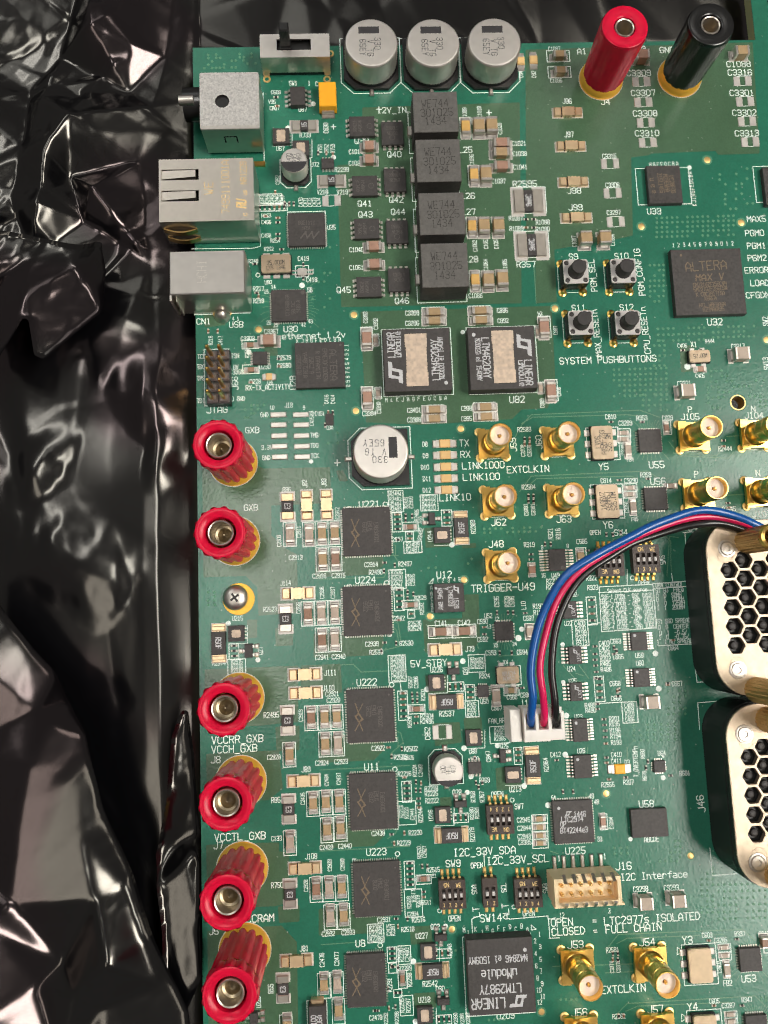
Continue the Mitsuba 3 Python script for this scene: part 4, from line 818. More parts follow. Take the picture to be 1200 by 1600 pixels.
# slide switch
k = comp('slide_switch', 'silver slide switch with a black lever at the top edge'); z = 5.8 * mm; c, W_, H_ = R(460.5, 71, z, 104, 38)
sl, a, b = R(459, 69.5, z, 51, 18)
g = sbox(c[0] - W_ / 2, c[1] - H_ / 2, c[0] + W_ / 2, c[1] + H_ / 2).buffer(-.3 * mm).buffer(.3 * mm, quad_segs=3).difference(sbox(sl[0] - a / 2, sl[1] - b / 2, sl[0] + a / 2, sl[1] + b / 2))
put(k, 'cover', M().poly(g, z - 0.35 * mm, z), 'm_alu')
sh = M()
for s in (-1, 1): sh.box(c + [0, s * (H_ / 2 - 0.2 * mm), 0], W_, 0.4 * mm, 1.1 * mm, z - 0.1 * mm); sh.box(c + [s * (W_ / 2 - 0.2 * mm), 0, 0], 0.4 * mm, H_ * .98, 1.1 * mm, z - 0.1 * mm)
for s in (-1, 1):
    for t in (-1, 1): sh.box(c + [s * (W_ / 2 - 0.7 * mm), t * (H_ / 2 - 0.2 * mm), 0], 1.4 * mm, 0.42 * mm, 0.03 * mm, 1.2 * mm)
put(k, 'shell', sh, 'm_steel')
put(k, 'base', M().box(c, W_ * .94, H_ * .92, 0.05 * mm, 2.0 * mm).box(c, W_ * .9, H_ * .8, 1.0 * mm, z - 1.2 * mm), 'm_black')
q = at(446, 70, z); put(k, 'lever', M().box(q, 2.3 * mm, 2.2 * mm, z - 1.2 * mm, z + 0.4 * mm).box(q + [0.05 * mm, .1 * mm, 0], 2.0 * mm, 1.9 * mm, z + .3 * mm, z + 5.2 * mm, .2 * mm), 'm_black')
rb = M()
for i in range(4): rb.box(q + [(-.75 + .5 * i) * mm, -0.88 * mm, 0], 0.22 * mm, 0.3 * mm, z + 2.8 * mm, z + 5.0 * mm)
put(k, 'grip', rb, 'm_black')
for x, y in ((417, 124), (511, 124), (516, 84)): put(BOARD, 'plated_hole', M().lathe(at(x, y), [(6 * spp(x, y), 0.02 * mm), (5.5 * spp(x, y), .12 * mm), (3 * spp(x, y), .12 * mm), (2.6 * spp(x, y), -.5 * mm)], 18), 'm_goldpad')

# power jack with cast metal cover
k = comp('power_jack', 'square grey metal power jack with a round dimple, overhanging the left edge'); z = 9.0 * mm; c, W_, H_ = R(358.5, 157, z, 89, 92)
g = sbox(c[0] - W_ / 2, c[1] - H_ / 2, c[0] + W_ / 2, c[1] + H_ / 2).buffer(-.4 * mm).buffer(.4 * mm, quad_segs=3); hc = at(347, 158, z)
put(k, 'cover', M().poly(g.difference(Point(hc[:2]).buffer(1.45 * mm, 16)), z - 0.4 * mm, z), 'm_cast')
put(k, 'dimple', M().lathe(hc, [(1.45 * mm, z - 0.1 * mm), (1.4 * mm, z - 1.2 * mm)], 24, cap1=True), 'm_stem')
m = M()
for s in (-1, 1): m.box(c + [0, s * (H_ / 2 - .22 * mm), 0], W_ * .97, 0.44 * mm, 0.8 * mm, z - 0.2 * mm, .2 * mm)
m.box(c + [W_ / 2 - .22 * mm, 0, 0], 0.44 * mm, H_ * .96, 0.8 * mm, z - 0.2 * mm)
put(k, 'shell', m, 'm_wall')
put(k, 'lip', M().box(c + [0, -H_ / 2 + .35 * mm, 0], W_ * .98, 0.9 * mm, z - .12 * mm, z + 0.05 * mm, .1 * mm), 'm_tin')
put(k, 'body', M().box(c, W_ * .94, H_ * .9, 0.05 * mm, z - 0.5 * mm), 'm_black')
for s in (-1, 1): put(k, 'slot', M().box(c + [s * 1.25 * mm - .3 * mm, -H_ / 2 - .01 * mm, 0], .28 * mm, .1 * mm, 4.4 * mm, 6.3 * mm), 'm_hole')
put(k, 'slot', M().box(c + [-.3 * mm, -H_ / 2 - .01 * mm, 0], 2.5 * mm, .1 * mm, 6.3 * mm, 6.55 * mm), 'm_hole')
bc = at(302, 165, 5.0 * mm); ax = M()
tb = trimesh.creation.cylinder(radius=3.3 * mm, height=5.0 * mm, sections=36); tb.apply_transform(trimesh.transformations.rotation_matrix(math.pi / 2, [0, 1, 0])); tb.apply_translation([c[0] - W_ / 2 - 1.3 * mm, bc[1], 5.2 * mm]); ax.tm(tb)
put(k, 'barrel', ax, 'm_blackgloss', 35)
tb = trimesh.creation.cylinder(radius=1.0 * mm, height=3.0 * mm, sections=24); tb.apply_transform(trimesh.transformations.rotation_matrix(math.pi / 2, [0, 1, 0])); tb.apply_translation([c[0] - W_ / 2 - 2.9 * mm, bc[1] - 1.0 * mm, 8.1 * mm]); put(k, 'contact', tb, 'm_tin', 35)  # added bright rod standing in for a reflection along the barrel
put(k, 'lug', M().box(at(404, 257), 2.9 * mm, 1.1 * mm, 0.02 * mm, 0.6 * mm, .2 * mm), 'm_gold')
sline([(411, 145), (413, 258), (394, 259)], 1.2)

# network port
k = comp('network_port', 'large silver network port with two slotted spring tabs, overhanging the left edge'); z = 9.6 * mm; c, W_, H_ = R(322.5, 296.5, z, 143, 101)
X0, X1, Y0, Y1 = c[0] - W_ / 2, c[0] + W_ / 2, c[1] - H_ / 2, c[1] + H_ / 2
g = sbox(X0, Y0, X1, Y1)
for cy in (273, 306): p = at(282, cy, z); g = g.difference(sbox(X0 + 0.5 * mm, p[1] - 1.15 * mm, X0 + W_ * .42, p[1] + 1.15 * mm))
put(k, 'shell', M().poly(g, z - 0.3 * mm, z), 'm_steel')
for cy in (273, 306):
    p = at(282, cy, z); v0 = X0 + 0.3 * mm; v1 = X0 + W_ * .385
    m = M().loft([np.array([[v0, p[1] - .8 * mm, z - 1.3 * mm], [v1, p[1] - .45 * mm, z - .9 * mm], [v1, p[1] + 1.0 * mm, z - .9 * mm], [v0, p[1] + 1.0 * mm, z - 1.3 * mm]]),
                  np.array([[v0, p[1] - .8 * mm, z - .25 * mm], [v1, p[1] - .45 * mm, z + .02 * mm], [v1, p[1] + 1.0 * mm, z + .02 * mm], [v0, p[1] + 1.0 * mm, z - .25 * mm]])])
    put(k, 'spring_tab', m, 'm_steel')
m = M()
for s in (-1, 1): m.box(c + [0, s * (H_ / 2 - .16 * mm), 0], W_, 0.32 * mm, 0.4 * mm, z - 0.25 * mm)
m.box(c + [W_ / 2 - .16 * mm, 0, 0], 0.32 * mm, H_ * .97, 0.4 * mm, z - 0.25 * mm)
put(k, 'side_wall', m, 'm_wall')
put(k, 'body', M().box(c + [.4 * mm, 0, 0], W_ * .92, H_ * .93, 0.1 * mm, z - 1.6 * mm), 'm_black')
for zz in (6.4, 2.9):
    a0 = np.array([X0 + .3 * mm, Y0 - .1 * mm, zz * mm]); m = M()
    for j in range(6):
        t0, t1 = j / 6, (j + 1) / 6; f = lambda t: np.array([X0 + (.3 + 6.6 * t) * mm, Y0 - (.1 + .75 * math.sin(math.pi * t)) * mm, zz * mm - .3 * mm * t])
        m.bar(f(t0), f(t1), .25 * mm, 1.5 * mm)
    put(k, 'ground_spring', m, 'm_brass')
t = M(); text(t, 'WE', 326, 294, 13, 90, z + .03 * mm, .9, .08); text(t, '7499111001A', 352, 292, 11.5, 90, z + .03 * mm, .69, .08); text(t, 'NR1228', 380, 270, 9.5, 90, z + .03 * mm, .66, .1); text(t, 'c', 382, 335, 8, 90, z + .03 * mm); text(t, 'us', 382, 301, 7, 90, z + .03 * mm); text(t, 'RU', 377, 318, 14, 90, z + .03 * mm, .5, .17, .15)
put(k, 'marking', t, 'm_goldprint'); sline([(395, 388), (407, 385), (403, 292)], 1.2); sline([(300, 389), (395, 388)], 1.2)

# square port with stamped lettering
k = comp('data_port', 'plain silver square port with stamped lettering, overhanging the left edge'); z = 10.2 * mm; c, W_, H_ = R(323.5, 425, z, 115, 70)
put(k, 'shell', M().box(c, W_, H_, z - 3.0 * mm, z, 0.22 * mm), 'm_can_port')
m = M().box(c, W_ * .995, H_ * .985, 0.2 * mm, z - 2.8 * mm); put(k, 'side_wall', m, 'm_wall')
t = M(); text(t, 'HCHI', 315, 424, 14, 90, z + .035 * mm, .66, .06); put(k, 'stamp', t, 'm_tin')
lx = c[0] - W_ / 2; m = M().bar([lx + .3 * mm, c[1] - H_ / 2 - .2 * mm, z - .3 * mm], [lx + .3 * mm, c[1] - H_ / 2 - .7 * mm, 3 * mm], .25 * mm, 1.6 * mm)
put(k, 'flange', M().box((lx + .2 * mm, c[1] - H_ / 2 - .35 * mm), .4 * mm, 1.5 * mm, 2.0 * mm, z - .3 * mm), 'm_tin')
put(k, 'spring', M().bar([lx + 1.2 * mm, c[1] - H_ / 2 - .2 * mm, z - 1 * mm], [lx + 1.2 * mm, c[1] - H_ / 2 - .4 * mm, 2.5 * mm], 1.8 * mm, .2 * mm), 'm_steel')
p = at(346, 490, 1.2 * mm); put(k, 'solder_post', M().lathe(p, [(1.75 * mm, .02 * mm), (1.7 * mm, .1 * mm), (1.45 * mm, .7 * mm), (1.2 * mm, 1.4 * mm), (.7 * mm, 1.9 * mm), (.2 * mm, 2.05 * mm)], 28, cap1=True), 'm_tin', True)
put(k, 'plated_hole', M().lathe(at(347, 486), [(2.1 * mm, .02 * mm), (2.0 * mm, .09 * mm), (1.5 * mm, .09 * mm)], 24), 'm_goldpad')
sline([(304, 492), (391, 489), (390, 416), (380, 412)], 1.2)

# yellow tantalum
k = comp('tantalum_capacitor', 'bright yellow-orange moulded capacitor near the top edge'); z = 2.6 * mm; c, W_, H_ = R(511.5, 146.5, z, 27, 41)
put(k, 'body', M().box(c, W_, H_, 0.25 * mm, z, 0.12 * mm, taper=.1 * mm), 'm_orange')
for s in (-1, 1): put(k, 'terminal', M().box(c + [0, s * (H_ / 2 + .1 * mm), 0], W_ * .7, .5 * mm, .05 * mm, 1.2 * mm, .1 * mm).box(c + [0, s * (H_ / 2 + .5 * mm), 0], W_ * .75, 1.2 * mm, .02 * mm, .3 * mm, .15 * mm), 'm_tin')

# pin header
k = comp('pin_header', 'black double row pin header with bent-looking gold pins on the left side'); c, W_, H_ = R(341, 589, 2.2 * mm, 36, 86)
p = H_ / 5
put(k, 'base', M().box(c, W_, H_, 0.05 * mm, 2.2 * mm), 'm_black')
for j in range(5):
    for i in (-1, 1):
        q = c + np.array([i * W_ * .25, (j - 2) * p, 0])
        put(k, 'housing', M().box(q, W_ * .46, p * .8, 2.2 * mm, 2.75 * mm, 0.3 * mm), 'm_sheenplastic')
        put(k, 'pin', M().box(q, .62 * mm, .62 * mm, 2.6 * mm, 8.2 * mm, .18 * mm), 'm_gold')
frame(320, 545, 358, 634)

# cross-head screw
k = comp('screw', 'silver cross-head screw in a gold ring on the left edge'); c = at(373, 936)
put(k, 'land', M().lathe(c, [(3.2 * mm, .01 * mm), (3.15 * mm, .06 * mm), (2.0 * mm, .07 * mm)], 40, cap1=True), 'm_ring')
sc = c + np.array([-.55, .3, 0]) * mm
put(k, 'head', M().lathe(sc, [(2.5 * mm, .06 * mm), (2.55 * mm, .7 * mm), (2.2 * mm, 1.3 * mm), (1.4 * mm, 1.66 * mm), (.7 * mm, 1.76 * mm)], 32, cap1=True), 'm_tin', True)
m = M()
for r in (.6, .6 + math.pi / 2): m.box(sc, 2.0 * mm, .42 * mm, 1.0 * mm, 1.79 * mm, 0, r)
put(k, 'recess', m, 'm_stem')

# ivory box header
k = comp('box_header', 'ivory open box header with two rows of pins'); z = 6.2 * mm; c, W_, H_ = R(919, 1393, z, 108, 42)
g = sbox(c[0] - W_ / 2, c[1] - H_ / 2, c[0] + W_ / 2, c[1] + H_ / 2); gi = sbox(c[0] - W_ / 2 + .7 * mm, c[1] - H_ / 2 + .7 * mm, c[0] + W_ / 2 - .7 * mm, c[1] + H_ / 2 - .7 * mm)
w = g.difference(gi).difference(sbox(c[0] - 1.6 * mm, c[1] + H_ / 2 - .8 * mm, c[0] + 1.2 * mm, c[1] + H_ / 2 + mm))
put(k, 'wall', M().poly(w, 0.5 * mm, z), 'm_ivory'); put(k, 'floor', M().poly(g.buffer(-.02 * mm), .3 * mm, 3.9 * mm), 'm_ivory')
put(k, 'rim', M().poly(sbox(c[0] - W_ / 2 - .1 * mm, c[1] - H_ / 2 - .35 * mm, c[0] + W_ / 2 + .5 * mm, c[1] - H_ / 2), 3.5 * mm, z - .2 * mm), 'm_ivory')
for j in (-1, 1):
    for i in range(6):
        q = c + np.array([(i - 2.5) * W_ * .145, j * H_ * .17, 0]); put(k, 'pin', M().box(q, .5 * mm, .5 * mm, 3.8 * mm, 5.4 * mm, .15 * mm), 'm_goldpad')
        e = c + np.array([(i - 2.5) * W_ * .145, j * (H_ / 2 + (1.1 if j > 0 else .3) * mm), 0]); put(k, 'lead', M().box(e, .75 * mm, 2.4 * mm, .03 * mm, .5 * mm, .15 * mm).bar(e + [0, -j * .3 * mm, .4 * mm], e + [0, -j * 1.3 * mm, 1.8 * mm], .6 * mm, .35 * mm), 'm_tin')

# fan header on the board
k = comp('fan_header', 'white socket wall of the fan connection'); z = 6.6 * mm; c, W_, H_ = R(806, 1134, z, 17, 50)
put(k, 'wall', M().box(c, W_, H_, .3 * mm, z, .1 * mm), 'm_white')
c2, W2, H2 = R(849, 1134, 2 * mm, 66, 44); put(k, 'base', M().box(c2, W2, H2, .1 * mm, 2.6 * mm, .1 * mm), 'm_white')
# expansion connectors at the right
def expansion(x, y0, y1, label, screws, posts):
    k = comp('expansion_connector', label); z = 10.0 * mm
    p0, p1 = at(x, y0, z), at(x, y1, z); X0 = (p0[0] + p1[0]) / 2; X1 = X0 + 46 * mm
    g = sbox(X0, p1[1], X1, p0[1]).buffer(-6.2 * mm).buffer(6.2 * mm, quad_segs=10)
    u = spp(x, (y0 + y1) / 2, z); P = 29.3 * u; ccx = X0 + 34 * u; hexes = []
    cy0 = (p0[1] + p1[1]) / 2
    def hexa(cx, cy, r): return Polygon([(cx + r * math.cos(a), cy + r * math.sin(a)) for a in np.arange(6) * math.pi / 3]).buffer(-.35 * mm).buffer(.35 * mm, quad_segs=3)
    for j in range(5):
        for i in range(-2, 3):
            hexes.append((ccx + j * 24.6 * u, cy0 + i * P + (P / 2 if j % 2 else 0)))
    plate = g
    for cx, cy in hexes: plate = plate.difference(hexa(cx, cy, 14.7 * u))
    sc = [at(a, b, z)[:2] for a, b in screws]
    put(k, 'plate', M().poly(plate, z - 1.5 * mm, z - .1 * mm).poly(plate.buffer(-.09 * mm), z - .1 * mm, z), 'm_plate')
    put(k, 'housing', M().poly(g.buffer(.25 * mm), 0.1 * mm, z - 1.6 * mm), 'm_black')
    put(k, 'flange', M().poly(g.buffer(.12 * mm).difference(g.buffer(.01 * mm)), z - 1.6 * mm, z - 0.5 * mm), 'm_black')
    for cx, cy in hexes:
        m = M().lathe((cx, cy), [(14.0 * u, z - 1.0 * mm), (13.0 * u, z - 1.4 * mm), (11 * u, z - 1.6 * mm)], 6, cap1=True); put(k, 'socket', m, 'm_hole')
        put(k, 'pin', M().lathe((cx, cy), [(7.0 * u, z - 1.6 * mm), (5.5 * u, z - .9 * mm), (3.0 * u, z - .8 * mm)], 10, cap1=True), 'm_stem')
    for q in sc:
        put(k, 'screw', M().lathe(q, [(1.75 * mm, z), (1.7 * mm, z + .12 * mm), (1.45 * mm, z + .16 * mm), (1.4 * mm, z + .05 * mm), (1.35 * mm, z + .05 * mm), (1.2 * mm, z + .3 * mm), (.62 * mm, z + .32 * mm), (.5 * mm, z + .05 * mm)], 24, cap1=True), 'm_tin', 35)
    for dx, dy in ((9, 0.42), (3.5, 0.30), (18, .45), (4.5, -.32), (14, -.44)):
        q = (X0 + dx * .45 * mm + 2.0 * mm, cy0 + dy * (p0[1] - p1[1])); put(k, 'moulding_mark', M().lathe(q, [(1.5 * mm, z + .01 * mm), (1.45 * mm, z + .035 * mm), (1.35 * mm, z + .035 * mm), (1.3 * mm, z + .01 * mm)], 24), 'm_plate')
    for a, b in posts:
        q = at(a, b, z)[:2]; kn = lambda th, zz: 1 - .05 * (np.cos(th * 20) > .1)
        m = M()
        for i in range(9): m.lathe(q, [(2.35 * mm, z + i * 1.0 * mm), (2.42 * mm, z + (i * 1.0 + .12) * mm), (2.42 * mm, z + (i * 1.0 + .86) * mm), (2.35 * mm, z + (i * 1.0 + 1.0) * mm)], 120, kn)
        put(k, 'jack_post', m, 'm_brass')
        put(k, 'post_tip', M().lathe(q, [(2.3 * mm, z + 9 * mm), (2.1 * mm, z + 9.6 * mm), (1.6 * mm, z + 9.8 * mm), (1.2 * mm, z + 9.4 * mm), (1.2 * mm, z + 8 * mm)], 36), 'm_gold', 35)
expansion(1112, 815, 1090, 'upper gold-faced connector with hexagonal holes at the right edge', [(1135.5, 857), (1153, 1047)], [(1166, 846), (1182, 1078)])
expansion(1144, 1102, 1392, 'lower gold-faced connector with hexagonal holes at the right edge', [(1163, 1147), (1184, 1348)], [(1199, 1124), (1214, 1368)])

